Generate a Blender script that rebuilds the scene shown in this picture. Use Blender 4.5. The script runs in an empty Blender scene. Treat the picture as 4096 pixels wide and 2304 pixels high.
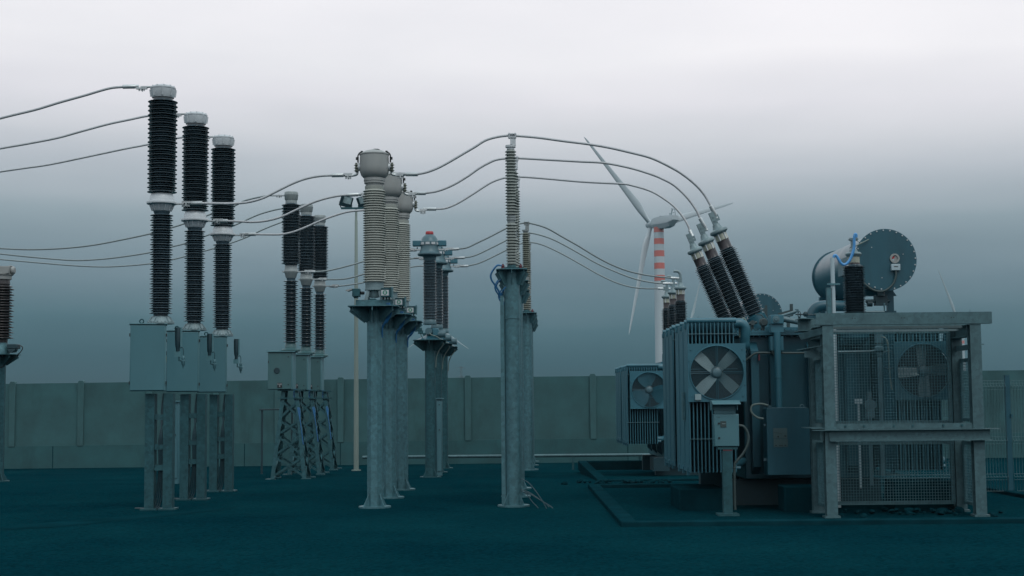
import bpy, math, random
from mathutils import Vector, Matrix
random.seed(7)
R = math.radians
SC = bpy.context.scene
COL = SC.collection

# ------------------------------------------------------------------ camera
F = 5650.0                      # focal length in pixels of the 4096 px wide photograph
PITCH = R(4.504)
CAMZ = 1.7
ROLL = -0.009                   # the photograph is tilted by half a degree
cam_d = bpy.data.cameras.new('camera'); cam = bpy.data.objects.new('camera', cam_d); COL.objects.link(cam)
cam_d.sensor_width = 36.0; cam_d.lens = F / 4096 * 36.0
cam_d.clip_start = 0.1; cam_d.clip_end = 20000
cam.location = (0, 0, CAMZ); cam.rotation_euler = (Matrix.Rotation(R(90) + PITCH, 3, 'X') @ Matrix.Rotation(ROLL, 3, 'Z')).to_euler()
SC.camera = cam

# ------------------------------------------------------------------ sky
SUN_EL, SUN_ROT = R(52), R(155)
w = bpy.data.worlds.new('World'); SC.world = w; w.use_nodes = True
nt = w.node_tree; nt.nodes.clear()
N = nt.nodes.new; L = nt.links.new
out = N('ShaderNodeOutputWorld')
sky = N('ShaderNodeTexSky'); sky.sky_type = 'NISHITA'; sky.sun_disc = False
sky.sun_elevation = SUN_EL; sky.sun_rotation = SUN_ROT; sky.air_density = 1.0; sky.dust_density = 2.0
bg1 = N('ShaderNodeBackground'); bg1.inputs[1].default_value = 0.06; L(sky.outputs[0], bg1.inputs[0])
tc = N('ShaderNodeTexCoord'); sep = N('ShaderNodeSeparateXYZ'); L(tc.outputs['Generated'], sep.inputs[0])
mp = N('ShaderNodeMapping'); mp.inputs['Scale'].default_value = (2.2, 2.2, 16.0); L(tc.outputs['Generated'], mp.inputs[0])
nz = N('ShaderNodeTexNoise'); nz.inputs['Scale'].default_value = 1.6; nz.inputs['Detail'].default_value = 4.0
nz.inputs['Roughness'].default_value = 0.45; L(mp.outputs[0], nz.inputs['Vector'])
m1 = N('ShaderNodeMath'); m1.operation = 'MULTIPLY_ADD'; L(nz.outputs[0], m1.inputs[0])
m1.inputs[1].default_value = 0.034; m1.inputs[2].default_value = -0.017
m2a = N('ShaderNodeMath'); m2a.operation = 'ADD'; L(sep.outputs[2], m2a.inputs[0]); L(m1.outputs[0], m2a.inputs[1])
m2 = N('ShaderNodeMath'); m2.operation = 'MULTIPLY_ADD'; L(sep.outputs[0], m2.inputs[0]); m2.inputs[1].default_value = 0.018; L(m2a.outputs[0], m2.inputs[2])
mr = N('ShaderNodeMapRange'); mr.inputs['From Max'].default_value = 0.4; L(m2.outputs[0], mr.inputs[0])
rp = N('ShaderNodeValToRGB'); L(mr.outputs[0], rp.inputs[0])
def lin(c): return tuple(((v / 255) / 12.92 if v <= 10 else (((v / 255) + .055) / 1.055) ** 2.4) for v in c)
def el_of(py): return math.sin(PITCH + math.atan((1152 - py) / F))
stops = [(1600, (4, 36, 46)), (1450, (14, 60, 72)), (1300, (55, 88, 99)), (1100, (109, 128, 139)), (900, (149, 164, 172)),
         (700, (192, 198, 205)), (550, (218, 220, 225)), (400, (236, 235, 240)), (230, (249, 248, 251)), (-60, (248, 247, 251))]
els = rp.color_ramp.elements
while len(els) > 1: els.remove(els[-1])
for i, (py, c) in enumerate(stops):
    e = els[0] if i == 0 else els.new(0.5)
    e.position = max(0.0, el_of(py) / 0.4); e.color = (*lin(c), 1)
e = els.new(1.0); e.color = (0.80, 0.92, 0.98, 1)
mpc = N('ShaderNodeMapping'); mpc.inputs['Scale'].default_value = (2.2, 2.2, 8.0); mpc.inputs['Location'].default_value = (4.1, 2.3, .7); L(tc.outputs['Generated'], mpc.inputs[0])
nc2 = N('ShaderNodeTexNoise'); nc2.inputs['Scale'].default_value = 1.3; nc2.inputs['Detail'].default_value = 5.0; nc2.inputs['Roughness'].default_value = .5; L(mpc.outputs[0], nc2.inputs['Vector'])
rc2 = N('ShaderNodeValToRGB'); rc2.color_ramp.elements[0].position = .3; rc2.color_ramp.elements[1].position = .72
rc2.color_ramp.elements[0].color = (.925, .93, .945, 1); rc2.color_ramp.elements[1].color = (1.075, 1.06, 1.06, 1); L(nc2.outputs[0], rc2.inputs[0])
mul = N('ShaderNodeMixRGB'); mul.blend_type = 'MULTIPLY'; mul.inputs[0].default_value = 1; L(rp.outputs[0], mul.inputs[1]); L(rc2.outputs[0], mul.inputs[2])
bg2 = N('ShaderNodeBackground'); bg2.inputs[1].default_value = 1.0; L(mul.outputs[0], bg2.inputs[0])
mx = N('ShaderNodeMixShader'); mx.inputs[0].default_value = 0.97; L(bg1.outputs[0], mx.inputs[1]); L(bg2.outputs[0], mx.inputs[2])
L(mx.outputs[0], out.inputs[0])

# ------------------------------------------------------------------ sun (overcast) and exposure
sd = bpy.data.lights.new('sun', 'SUN'); sd.energy = 0.8; sd.angle = R(25); sd.color = (1.0, 0.97, 0.92)
so = bpy.data.objects.new('sun', sd); COL.objects.link(so)
so.rotation_euler = (R(90) - SUN_EL, 0, R(180) - SUN_ROT + R(180) - R(180))
so.rotation_euler = Vector((math.sin(SUN_ROT) * math.cos(SUN_EL), math.cos(SUN_ROT) * math.cos(SUN_EL), math.sin(SUN_EL))).to_track_quat('Z', 'Y').to_euler()
SC.view_settings.view_transform = 'Standard'; SC.view_settings.look = 'None'
SC.view_settings.exposure = 0.0; SC.view_settings.gamma = 1.0; SC.view_settings.use_curve_mapping = False

# ------------------------------------------------------------------ helpers
cp, sp_ = math.cos(PITCH), math.sin(PITCH)
def W(px, py, Y):
    a = (px - 2048) / F; b = (1152 - py) / F
    a, b = a * math.cos(ROLL) - b * math.sin(ROLL), a * math.sin(ROLL) + b * math.cos(ROLL)
    t = Y / (cp - sp_ * b)
    return Vector((a * t, Y, CAMZ + (sp_ + cp * b) * t))
HX = 2048
def at_col(px):
    global HX
    HX = px
def Z(py, Y): return W(HX, py, Y).z
def X(px, py, Y): return W(px, py, Y).x
def sstep(t): t = max(0, min(1, t)); return t * t * (3 - 2 * t)
def gz(x, y): return sstep((y - 27) / 16) * (-0.36 + 0.002 * max(-40, min(40, x)))

class MB:
    def __init__(s): s.v = []; s.f = []; s.seg = []
    def each(s, name, m, parent, bevel=0):
        for (v0, f0), (v1, f1) in zip(s.seg, s.seg[1:] + [(len(s.v), len(s.f))]):
            q = MB(); q.v = s.v[v0:v1]; q.f = [tuple(i - v0 for i in f) for f in s.f[f0:f1]]; o = q.build(name, m, parent, bevel)
        return o
    def add(s, vs, fs):
        s.seg.append((len(s.v), len(s.f)))
        o = len(s.v); s.v += [tuple(v) for v in vs]; s.f += [tuple(i + o for i in f) for f in fs]
        return s
    def box(s, c, d, rot=None):
        hx, hy, hz = d[0] / 2, d[1] / 2, d[2] / 2
        vs = [Vector((x, y, z)) for x in (-hx, hx) for y in (-hy, hy) for z in (-hz, hz)]
        if rot is not None: vs = [rot @ v for v in vs]
        c = Vector(c)
        return s.add([v + c for v in vs], [(0, 1, 3, 2), (4, 6, 7, 5), (0, 4, 5, 1), (2, 3, 7, 6), (0, 2, 6, 4), (1, 5, 7, 3)])
    def b2(s, x0, x1, y0, y1, z0, z1):
        return s.box(((x0 + x1) / 2, (y0 + y1) / 2, (z0 + z1) / 2), (abs(x1 - x0), abs(y1 - y0), abs(z1 - z0)))
    def bar(s, p, q, a, b, up=(0, 0, 1)):
        p, q = Vector(p), Vector(q); d = q - p; n = d.length
        z = d.normalized(); u = Vector(up)
        if abs(z.dot(u)) > .98: u = Vector((0, 1, 0))
        x = u.cross(z).normalized(); y = z.cross(x)
        return s.box((p + q) / 2, (a, b, n), Matrix((x, y, z)).transposed())
    def lathe(s, prof, c=(0, 0, 0), ax=(0, 0, 1), seg=20, rot0=0.0):
        ax = Vector(ax).normalized(); c = Vector(c)
        u = Vector((1, 0, 0)) if abs(ax.x) < .9 else Vector((0, 1, 0))
        if abs(ax.z) > .999: u = Vector((1, 0, 0))
        y = ax.cross(u).normalized(); x = y.cross(ax)
        vs = []; fs = []; rings = []
        for r, h in prof:
            if r <= 1e-6: rings.append([len(vs)]); vs.append(c + ax * h)
            else:
                rings.append(list(range(len(vs), len(vs) + seg)))
                for k in range(seg):
                    a = rot0 + 2 * math.pi * k / seg
                    vs.append(c + ax * h + x * (r * math.cos(a)) + y * (r * math.sin(a)))
        for A, B in zip(rings, rings[1:]):
            for k in range(seg):
                k2 = (k + 1) % seg
                if len(A) == 1 and len(B) == 1: continue
                if len(A) == 1: fs.append((A[0], B[k2], B[k]))
                elif len(B) == 1: fs.append((A[k], A[k2], B[0]))
                else: fs.append((A[k], A[k2], B[k2], B[k]))
        if len(rings[0]) > 1: fs.append(tuple(reversed(rings[0])))
        if len(rings[-1]) > 1: fs.append(tuple(rings[-1]))
        return s.add(vs, fs)
    def cyl(s, p, q, r, r2=None, seg=14):
        p, q = Vector(p), Vector(q)
        return s.lathe([(r, 0), (r if r2 is None else r2, (q - p).length)], p, q - p, seg)
    def tube(s, pts, r, seg=8, closed=False):
        pts = [Vector(p) for p in pts]; n = len(pts)
        tg = []
        for i in range(n):
            if closed: t = pts[(i + 1) % n] - pts[i - 1]
            else: t = pts[min(i + 1, n - 1)] - pts[max(i - 1, 0)]
            tg.append(t.normalized())
        u = Vector((0, 0, 1)) if abs(tg[0].z) < .9 else Vector((0, 1, 0))
        x = u.cross(tg[0]).normalized(); vs = []; fs = []
        for i in range(n):
            x = (x - tg[i] * x.dot(tg[i])).normalized(); y = tg[i].cross(x)
            for k in range(seg):
                a = 2 * math.pi * k / seg
                vs.append(pts[i] + x * (r * math.cos(a)) + y * (r * math.sin(a)))
        for i in range(n if closed else n - 1):
            j = (i + 1) % n
            for k in range(seg):
                k2 = (k + 1) % seg
                fs.append((i * seg + k, i * seg + k2, j * seg + k2, j * seg + k))
        if not closed: fs += [tuple(range(seg - 1, -1, -1)), tuple((n - 1) * seg + k for k in range(seg))]
        return s.add(vs, fs)
    def torus(s, c, ax, r, rr, seg=36, s2=6):
        ax = Vector(ax).normalized(); u = Vector((1, 0, 0)) if abs(ax.x) < .9 else Vector((0, 1, 0))
        y = ax.cross(u).normalized(); x = y.cross(ax); c = Vector(c)
        return s.tube([c + x * (r * math.cos(2 * math.pi * k / seg)) + y * (r * math.sin(2 * math.pi * k / seg)) for k in range(seg)], rr, s2, True)
    def prism(s, pts, th):
        pts = [Vector(p) for p in pts]; th = Vector(th); n = len(pts)
        return s.add(pts + [p + th for p in pts], [tuple(range(n - 1, -1, -1)), tuple(range(n, 2 * n))] + [(i, (i + 1) % n, n + (i + 1) % n, n + i) for i in range(n)])
    def build(s, name, m, parent=None, bevel=0, at=None, sharp=38):
        me = bpy.data.meshes.new(name); me.from_pydata(s.v, [], s.f); me.update()
        import bmesh
        bm = bmesh.new(); bm.from_mesh(me); bmesh.ops.recalc_face_normals(bm, faces=bm.faces); bm.to_mesh(me); bm.free()
        for p in me.polygons: p.use_smooth = True
        me.set_sharp_from_angle(angle=R(sharp))
        me.materials.append(MT[m])
        o = bpy.data.objects.new(name, me); COL.objects.link(o)
        if parent: o.parent = parent
        if at: o.location = at
        if bevel:
            b = o.modifiers.new('bevel', 'BEVEL'); b.width = bevel; b.segments = 2; b.limit_method = 'ANGLE'
        return o

def empty(name, label, cat, loc, group=None):
    o = bpy.data.objects.new(name, None); COL.objects.link(o); o.location = loc; o.empty_display_size = .3
    return tag(o, label, cat, group)
def tag(o, label=None, cat=None, group=None, kind=None):
    if label: o['label'] = label
    if cat: o['category'] = cat
    if group: o['group'] = group
    if kind: o['kind'] = kind
    return o
KIDS = {}
def kids(o): return [c for c in COL.objects if c.parent == o]
def copy_tree(o, parent=None):
    c = o.copy(); COL.objects.link(c)
    if parent: c.parent = parent
    for k in kids(o): copy_tree(k, c)
    return c
def row(root, steps, labels):
    made = [root]; root['label'] = labels[0]
    base = Vector(root.location)
    for d, lb in zip(steps, labels[1:]):
        c = copy_tree(root); p = base + Vector(d); c.location = p; c['label'] = lb; made.append(c)
    return made
def cat_rom(pts, n=8):
    P = [Vector(p) for p in pts]; P = [P[0] * 2 - P[1]] + P + [P[-1] * 2 - P[-2]]; o = []
    for i in range(1, len(P) - 2):
        for k in range(n):
            t = k / n; a, b, c, d = P[i - 1], P[i], P[i + 1], P[i + 2]
            o.append(.5 * ((2 * b) + (c - a) * t + (2 * a - 5 * b + 4 * c - d) * t * t + (3 * b - a - 3 * c + d) * t ** 3))
    o.append(P[-2]); return o

# ------------------------------------------------------------------ materials
MT = {}
def mat(key, col, rough=.5, metal=0., var=.15, scale=4., streak=0., dirt=None, dirt_amt=0., bump=0., spec=.5, coord='Object'):
    m = bpy.data.materials.new(key); m.use_nodes = True; t = m.node_tree; n = t.nodes; l = t.links
    b = n['Principled BSDF']; b.inputs['Roughness'].default_value = rough; b.inputs['Metallic'].default_value = metal
    b.inputs['Specular IOR Level'].default_value = spec
    c0 = n.new('ShaderNodeTexCoord'); oi = n.new('ShaderNodeObjectInfo'); sh = n.new('ShaderNodeMath'); sh.operation = 'MULTIPLY'; sh.inputs[1].default_value = 37.0; l.new(oi.outputs['Random'], sh.inputs[0])
    c = n.new('ShaderNodeVectorMath'); c.operation = 'ADD'; l.new(c0.outputs[coord], c.inputs[0]); l.new(sh.outputs[0], c.inputs[1])
    no = n.new('ShaderNodeTexNoise'); no.inputs['Scale'].default_value = scale; no.inputs['Detail'].default_value = 6; no.inputs['Roughness'].default_value = .6
    mp = n.new('ShaderNodeMapping'); mp.inputs['Scale'].default_value = (1, 1, 1 - .88 * streak); l.new(c.outputs[0], mp.inputs[0]); l.new(mp.outputs[0], no.inputs['Vector'])
    hi = tuple(min(1, v * (1 + var)) for v in col); lo = tuple(v * (1 - var) for v in col)
    r = n.new('ShaderNodeValToRGB'); r.color_ramp.elements[0].position = .3; r.color_ramp.elements[1].position = .7
    r.color_ramp.elements[0].color = (*lo, 1); r.color_ramp.elements[1].color = (*hi, 1); l.new(no.outputs[0], r.inputs[0])
    cur = r.outputs[0]
    if dirt:
        n2 = n.new('ShaderNodeTexNoise'); n2.inputs['Scale'].default_value = scale * .45; n2.inputs['Detail'].default_value = 9; n2.inputs['Roughness'].default_value = .7
        mp2 = n.new('ShaderNodeMapping'); mp2.inputs['Scale'].default_value = (1, 1, .25); mp2.inputs['Location'].default_value = (3.1, 7.7, 1.3)
        l.new(c.outputs[0], mp2.inputs[0]); l.new(mp2.outputs[0], n2.inputs['Vector'])
        r2 = n.new('ShaderNodeValToRGB'); r2.color_ramp.elements[0].position = .52; r2.color_ramp.elements[1].position = .72; l.new(n2.outputs[0], r2.inputs[0])
        mm = n.new('ShaderNodeMath'); mm.operation = 'MULTIPLY'; mm.inputs[1].default_value = dirt_amt; l.new(r2.outputs[0], mm.inputs[0])
        x = n.new('ShaderNodeMixRGB'); x.inputs[2].default_value = (*dirt, 1); l.new(mm.outputs[0], x.inputs[0]); l.new(cur, x.inputs[1]); cur = x.outputs[0]
    if key.startswith('galv') or key == 'frame_steel':
        vo = n.new('ShaderNodeTexVoronoi'); vo.inputs['Scale'].default_value = 22; l.new(c.outputs[0], vo.inputs['Vector'])
        vm = n.new('ShaderNodeMapRange'); vm.inputs['To Min'].default_value = .80; vm.inputs['To Max'].default_value = 1.2; l.new(vo.outputs['Color'], vm.inputs[0])
        vx = n.new('ShaderNodeMixRGB'); vx.blend_type = 'MULTIPLY'; vx.inputs[0].default_value = 1; l.new(cur, vx.inputs[1]); l.new(vm.outputs[0], vx.inputs[2]); cur = vx.outputs[0]
    om = n.new('ShaderNodeMapRange'); om.inputs['To Min'].default_value = .92; om.inputs['To Max'].default_value = 1.08; l.new(oi.outputs['Random'], om.inputs[0])
    ox = n.new('ShaderNodeMixRGB'); ox.blend_type = 'MULTIPLY'; ox.inputs[0].default_value = 1; l.new(cur, ox.inputs[1]); l.new(om.outputs[0], ox.inputs[2]); cur = ox.outputs[0]
    l.new(cur, b.inputs['Base Color'])
    mr = n.new('ShaderNodeMapRange'); mr.inputs['To Min'].default_value = max(.05, rough - .12); mr.inputs['To Max'].default_value = min(1, rough + .12)
    l.new(no.outputs[0], mr.inputs[0]); l.new(mr.outputs[0], b.inputs['Roughness'])
    if bump:
        bp = n.new('ShaderNodeBump'); bp.inputs['Strength'].default_value = bump; bp.inputs['Distance'].default_value = .01
        l.new(no.outputs[0], bp.inputs['Height']); l.new(bp.outputs[0], b.inputs['Normal'])
    MT[key] = m; return m

mat('porcelain', (0.04, 0.068, 0.086), .24, var=.3, scale=3, dirt=(.028, .048, .058), dirt_amt=.5)
mat('porcelain_brown', (0.034, 0.032, 0.035), .35, var=.3, scale=3)
mat('brown_band', (0.034, 0.03, 0.034), .3, var=.2)
mat('silicone_grey', (0.36, 0.385, 0.355), .6, var=.1, scale=3, dirt=(.22, .23, .20), dirt_amt=.5)
mat('arrester_grey', (0.22, 0.25, 0.235), .5, var=.15, scale=4)
mat('arrester_dark', (0.13, 0.145, 0.12), .5, var=.2, scale=4)
mat('cast_alu', (0.54, 0.58, 0.605), .45, .15, var=.08, scale=9, dirt=(.35, .36, .35), dirt_amt=.5)
mat('cast_grey', (0.17, 0.245, 0.265), .45, .1, var=.1, scale=9, dirt=(.12, .18, .2), dirt_amt=.5)
mat('head_neutral', (.26, .30, .305), .5, .1, var=.1, scale=6, dirt=(.16, .19, .19), dirt_amt=.5)
mat('dial_face', (.05, .095, .10), .4, var=.1)
mat('head_grey', (0.285, 0.3, 0.295), .5, .1, var=.08, scale=5, streak=.9, dirt=(.17, .17, .15), dirt_amt=.5)
mat('galv', (0.068, 0.17, 0.198), .5, .3, var=.16, scale=14, streak=.35, dirt=(.055, .115, .135), dirt_amt=.6, bump=.05)
mat('galv_dark', (0.028, 0.092, 0.108), .5, .25, var=.16, scale=9, dirt=(.03, .06, .072), dirt_amt=.5, spec=.25)
mat('frame_steel', (0.066, 0.138, 0.156), .5, .25, var=.12, scale=5, dirt=(.03, .068, .08), dirt_amt=.5)
mat('cabinet', (0.06, 0.172, 0.205), .42, .0, var=.05, scale=2.5, streak=.6, dirt=(.06, .13, .155), dirt_amt=.35)
mat('cabinet_lit', (0.085, 0.208, 0.238), .42, .0, var=.05, scale=2.5, streak=.6)  # cabinet paint lightened: brighter shading of the side face put into the colour
mat('cabinet_green', (0.05, 0.128, 0.138), .45, .0, var=.05, scale=2.5, streak=.6, dirt=(.06, .09, .09), dirt_amt=.3)
mat('dark_steel', (0.014, 0.045, 0.058), .5, .1, var=.2, scale=6)
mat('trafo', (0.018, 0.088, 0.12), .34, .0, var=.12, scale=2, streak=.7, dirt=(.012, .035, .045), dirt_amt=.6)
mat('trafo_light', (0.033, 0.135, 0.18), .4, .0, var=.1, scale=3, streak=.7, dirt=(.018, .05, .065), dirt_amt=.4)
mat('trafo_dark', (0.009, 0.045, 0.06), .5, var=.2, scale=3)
mat('blue_grey', (0.072, 0.145, 0.172), .4, .05, var=.1, scale=5)
mat('box_light', (0.062, 0.16, 0.188), .4, var=.06, scale=3, streak=.6)
mat('fan_blade', (0.24, 0.34, 0.36), .4, .1, var=.1, scale=5)
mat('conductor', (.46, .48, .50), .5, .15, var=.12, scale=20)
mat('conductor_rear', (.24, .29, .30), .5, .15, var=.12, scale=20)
mat('sleeve', (.52, .56, .57), .35, .5, var=.12, scale=12)
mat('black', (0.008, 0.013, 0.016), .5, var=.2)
mat('glass_band', (.34, .36, .30), .15, .0, var=.25, scale=8)
mat('concrete', (0.036, 0.108, 0.117), .9, var=.2, scale=1.3, dirt=(.016, .060, .064), dirt_amt=.9, bump=.15)
mat('concrete_post', (0.039, 0.114, 0.123), .85, var=.12, scale=2.5, dirt=(.028, .062, .066), dirt_amt=.6, bump=.15)
mat('concrete_low', (.022, .085, .094), .9, var=.2, scale=1.5, dirt=(.012, .05, .056), dirt_amt=.85, bump=.15)
mat('concrete_dark', (0.0036, 0.03, 0.04), 1., spec=.0, var=.25, scale=3, dirt=(.003, .022, .027), dirt_amt=.7, bump=.3)
mat('cream', (0.215, 0.275, 0.25), .5, var=.06, scale=4, streak=.8)
mat('plastic_white', (0.36, 0.46, 0.5), .4, var=.04)
mat('blue_cable', (.02, .13, .29), .45, var=.15)
mat('blue_cable_bright', (.06, .26, .55), .4, var=.1)
mat('hose', (0.125, 0.175, 0.165), .6, var=.15)
mat('hose_dark', (0.034, 0.06, 0.062), .6, var=.15)
mat('yellow', (.42, .33, .05), .5, var=.1)
mat('red', (.38, .035, .04), .45, var=.1)
mat('dull_red', (.10, .02, .03), .5, var=.2)
mat('green_mark', (.02, .20, .13), .5, var=.05)
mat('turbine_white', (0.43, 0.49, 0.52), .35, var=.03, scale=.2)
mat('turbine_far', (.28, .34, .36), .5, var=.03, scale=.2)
mat('turbine_red', (0.52, 0.125, 0.1), .4, var=.05, scale=.2)
mat('pylon_steel', (.05, .085, .10), .6, var=.1)
mat('lens', (0.34, 0.45, 0.47), .08, var=.5, scale=6)
mat('rust', (0.04, 0.068, 0.074), .7, var=.3, scale=8)

# ------------------------------------------------------------------ ground
def ground_mat():
    m = bpy.data.materials.new('gravel'); m.use_nodes = True; t = m.node_tree; n = t.nodes; l = t.links
    b = n['Principled BSDF']; b.inputs['Roughness'].default_value = 1; b.inputs['Specular IOR Level'].default_value = 0
    c = n.new('ShaderNodeTexCoord')
    a = n.new('ShaderNodeTexNoise'); a.inputs['Scale'].default_value = .35; a.inputs['Detail'].default_value = 8; a.inputs['Roughness'].default_value = .65
    v = n.new('ShaderNodeTexVoronoi'); v.inputs['Scale'].default_value = 26
    l.new(c.outputs['Object'], a.inputs['Vector']); l.new(c.outputs['Object'], v.inputs['Vector'])
    r = n.new('ShaderNodeValToRGB'); r.color_ramp.elements[0].position = .36; r.color_ramp.elements[1].position = .66
    r.color_ramp.elements[0].color = (.0010, .0220, .0310, 1); r.color_ramp.elements[1].color = (.0024, .0325, .0420, 1); l.new(a.outputs[0], r.inputs[0])
    h = n.new('ShaderNodeMapRange'); h.inputs['To Min'].default_value = .65; h.inputs['To Max'].default_value = 1.35; l.new(v.outputs['Color'], h.inputs[0])
    x = n.new('ShaderNodeMixRGB'); x.blend_type = 'MULTIPLY'; x.inputs[0].default_value = 1; l.new(r.outputs[0], x.inputs[1]); l.new(h.outputs[0], x.inputs[2])
    l.new(x.outputs[0], b.inputs['Base Color'])
    bp = n.new('ShaderNodeBump'); bp.inputs['Strength'].default_value = .5; bp.inputs['Distance'].default_value = .02
    l.new(v.outputs['Distance'], bp.inputs['Height']); l.new(bp.outputs[0], b.inputs['Normal'])
    MT['gravel'] = m
ground_mat()
mat('paving', (0.0024, 0.0285, 0.038), 1., var=.3, scale=1.2, dirt=(.0015, .022, .028), dirt_amt=.7, spec=0)
mat('field', (.05, .09, .09), .9, var=.2, scale=.02)
g = MB()
xs = [-6000, -800, -120, -40, -30, -20, -15, -10, -6, -3, 0, 3, 6, 10, 15, 20, 30, 40, 120, 800, 6000]
ys = [-200, -20, 5, 12, 16, 20, 24, 27, 29, 31, 33, 35, 37, 39, 41, 43, 46, 60, 200, 900, 3000, 9000]
nx = len(xs)
g.add([(x, y, gz(x, y)) for y in ys for x in xs],
      [(j * nx + i, j * nx + i + 1, (j + 1) * nx + i + 1, (j + 1) * nx + i) for j in range(len(ys) - 1) for i in range(nx - 1)])
tag(g.build('ground', 'gravel', sharp=180), kind='structure')
# paved service strip on the left
pv = MB()
a0, a1 = W(-700, 2010, 1), W(700, 1880, 1)
def gp(px, py, dz=.004):
    a, b = (px - 2048) / F, (1152 - py) / F; b = b + a * math.sin(ROLL); zz = (sp_ + cp * b); t = -CAMZ / zz
    y = (cp - sp_ * b) * t; return Vector(((px - 2048) / F * t, y, gz((px - 2048) / F * t, y) + dz))
pv.add([gp(-300, 2012), gp(430, 1938), gp(900, 1912), gp(1250, 1940), gp(900, 2040), gp(200, 2110), gp(-300, 2140)], [(0, 1, 2, 3, 4, 5, 6)])
tag(pv.build('path', 'paving'), kind='structure')

# ------------------------------------------------------------------ shared profiles
def sheds(z0, z1, n, rc, r1, r2=None):
    p = (z1 - z0) / n; pr = [(rc, z0)]
    for k in range(n):
        rr = r1 if (k % 2 == 0 or r2 is None) else r2
        z = z0 + k * p
        pr += [(rc, z + .08 * p), (rr - .014, z + .20 * p), (rr, z + .28 * p), (rr - .003, z + .40 * p), (rc + .45 * (rr - rc), z + .66 * p), (rc + .12 * (rr - rc), z + .88 * p)]
    pr.append((rc, z1)); return pr
def bolts(mb, c, ax, r, n, rr=.012, h=.015, a0=0.):
    ax = Vector(ax).normalized(); u = Vector((1, 0, 0)) if abs(ax.x) < .9 else Vector((0, 1, 0))
    y = ax.cross(u).normalized(); x = y.cross(ax); c = Vector(c)
    for k in range(n):
        a = a0 + 2 * math.pi * k / n; p = c + x * (r * math.cos(a)) + y * (r * math.sin(a))
        mb.cyl(p, p + ax * h, rr, seg=6)
def text_mesh(name, body, size, m, parent, loc, rot, center=True):
    cu = bpy.data.curves.new(name, 'FONT'); cu.body = body; cu.size = size; cu.extrude = .001
    if center: cu.align_x = 'CENTER'; cu.align_y = 'CENTER'
    cu.space_line = .85
    t = bpy.data.objects.new(name, cu); COL.objects.link(t)
    dg = bpy.context.evaluated_depsgraph_get(); me = bpy.data.meshes.new_from_object(t.evaluated_get(dg))
    COL.objects.unlink(t); bpy.data.objects.remove(t)
    me.materials.clear(); me.materials.append(MT[m]); me.name = name
    o = bpy.data.objects.new(name, me); COL.objects.link(o); o.parent = parent; o.location = loc; o.rotation_euler = rot
    return o
DY = 2.2; DX = .042
Y1 = 22.7; Y2 = 34.2
STEP = [(DX, DY, 0), (2 * DX, 2 * DY, 0)]
def steps2(): return [(.05, 2.2, 0), (.10, 4.4, 0)]

# ------------------------------------------------------------------ concrete boundary wall
wy = 46.0
wall = empty('boundary_wall', 'long grey concrete panel wall with posts closing off the yard behind the equipment', 'wall', (0, wy, 0))
def wt(px): return 1530 + (1484 - 1530) * px / 4000
pw = MB(); pl = MB(); cpb = MB()
xa, xb = -26.0, 26.0
def top_at(x): return 2.42 + .0045 * x
def mid_at(x): return .40 + .0045 * x
nn = 26
for k in range(nn):
    x0 = xa + (xb - xa) * k / nn; x1 = xa + (xb - xa) * (k + 1) / nn
    pw.add([(x0, 0, mid_at(x0)), (x1, 0, mid_at(x1)), (x1, 0, top_at(x1)), (x0, 0, top_at(x0)), (x0, .16, mid_at(x0)), (x1, .16, mid_at(x1)), (x1, .16, top_at(x1)), (x0, .16, top_at(x0))],
           [(0, 1, 2, 3), (4, 7, 6, 5), (3, 2, 6, 7), (0, 4, 5, 1)])
    pl.add([(x0, -.05, -1.2), (x1, -.05, -1.2), (x1, -.05, mid_at(x1)), (x0, -.05, mid_at(x0)), (x0, .22, -1.2), (x1, .22, -1.2), (x1, .22, mid_at(x1) + .003), (x0, .22, mid_at(x0) + .003)],
           [(0, 1, 2, 3), (4, 7, 6, 5), (3, 2, 6, 7), (0, 4, 5, 1)])
for o_ in (pw, pl): pass
pw.build('panel', 'concrete', wall); pl.build('plinth', 'concrete_low', wall)
for px in (-470, -200, 53, 326, 599, 866, 1112, 1363, 1871, 2370, 2880, 3390, 3900, 4410):
    x = X(px, 1500, wy); m = MB(); h = top_at(x) + .02; b = mid_at(x) - .02
    m.b2(x - .10, x + .10, -.07, .0, b, h)
    m.prism([(x - .10, -.07, h), (x + .10, -.07, h), (x + .06, -.07, h + .05), (x - .06, -.07, h + .05)], (0, .23, 0))
    m.build('pillar', 'concrete_post', wall, bevel=.012)
jn = MB()
for k in range(-8, 9):
    x = k * 3.1 + .6; jn.box((x, -.052, mid_at(x) - .42), (.02, .008, .8))
jn.each('joint', 'concrete_dark', wall)

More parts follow.
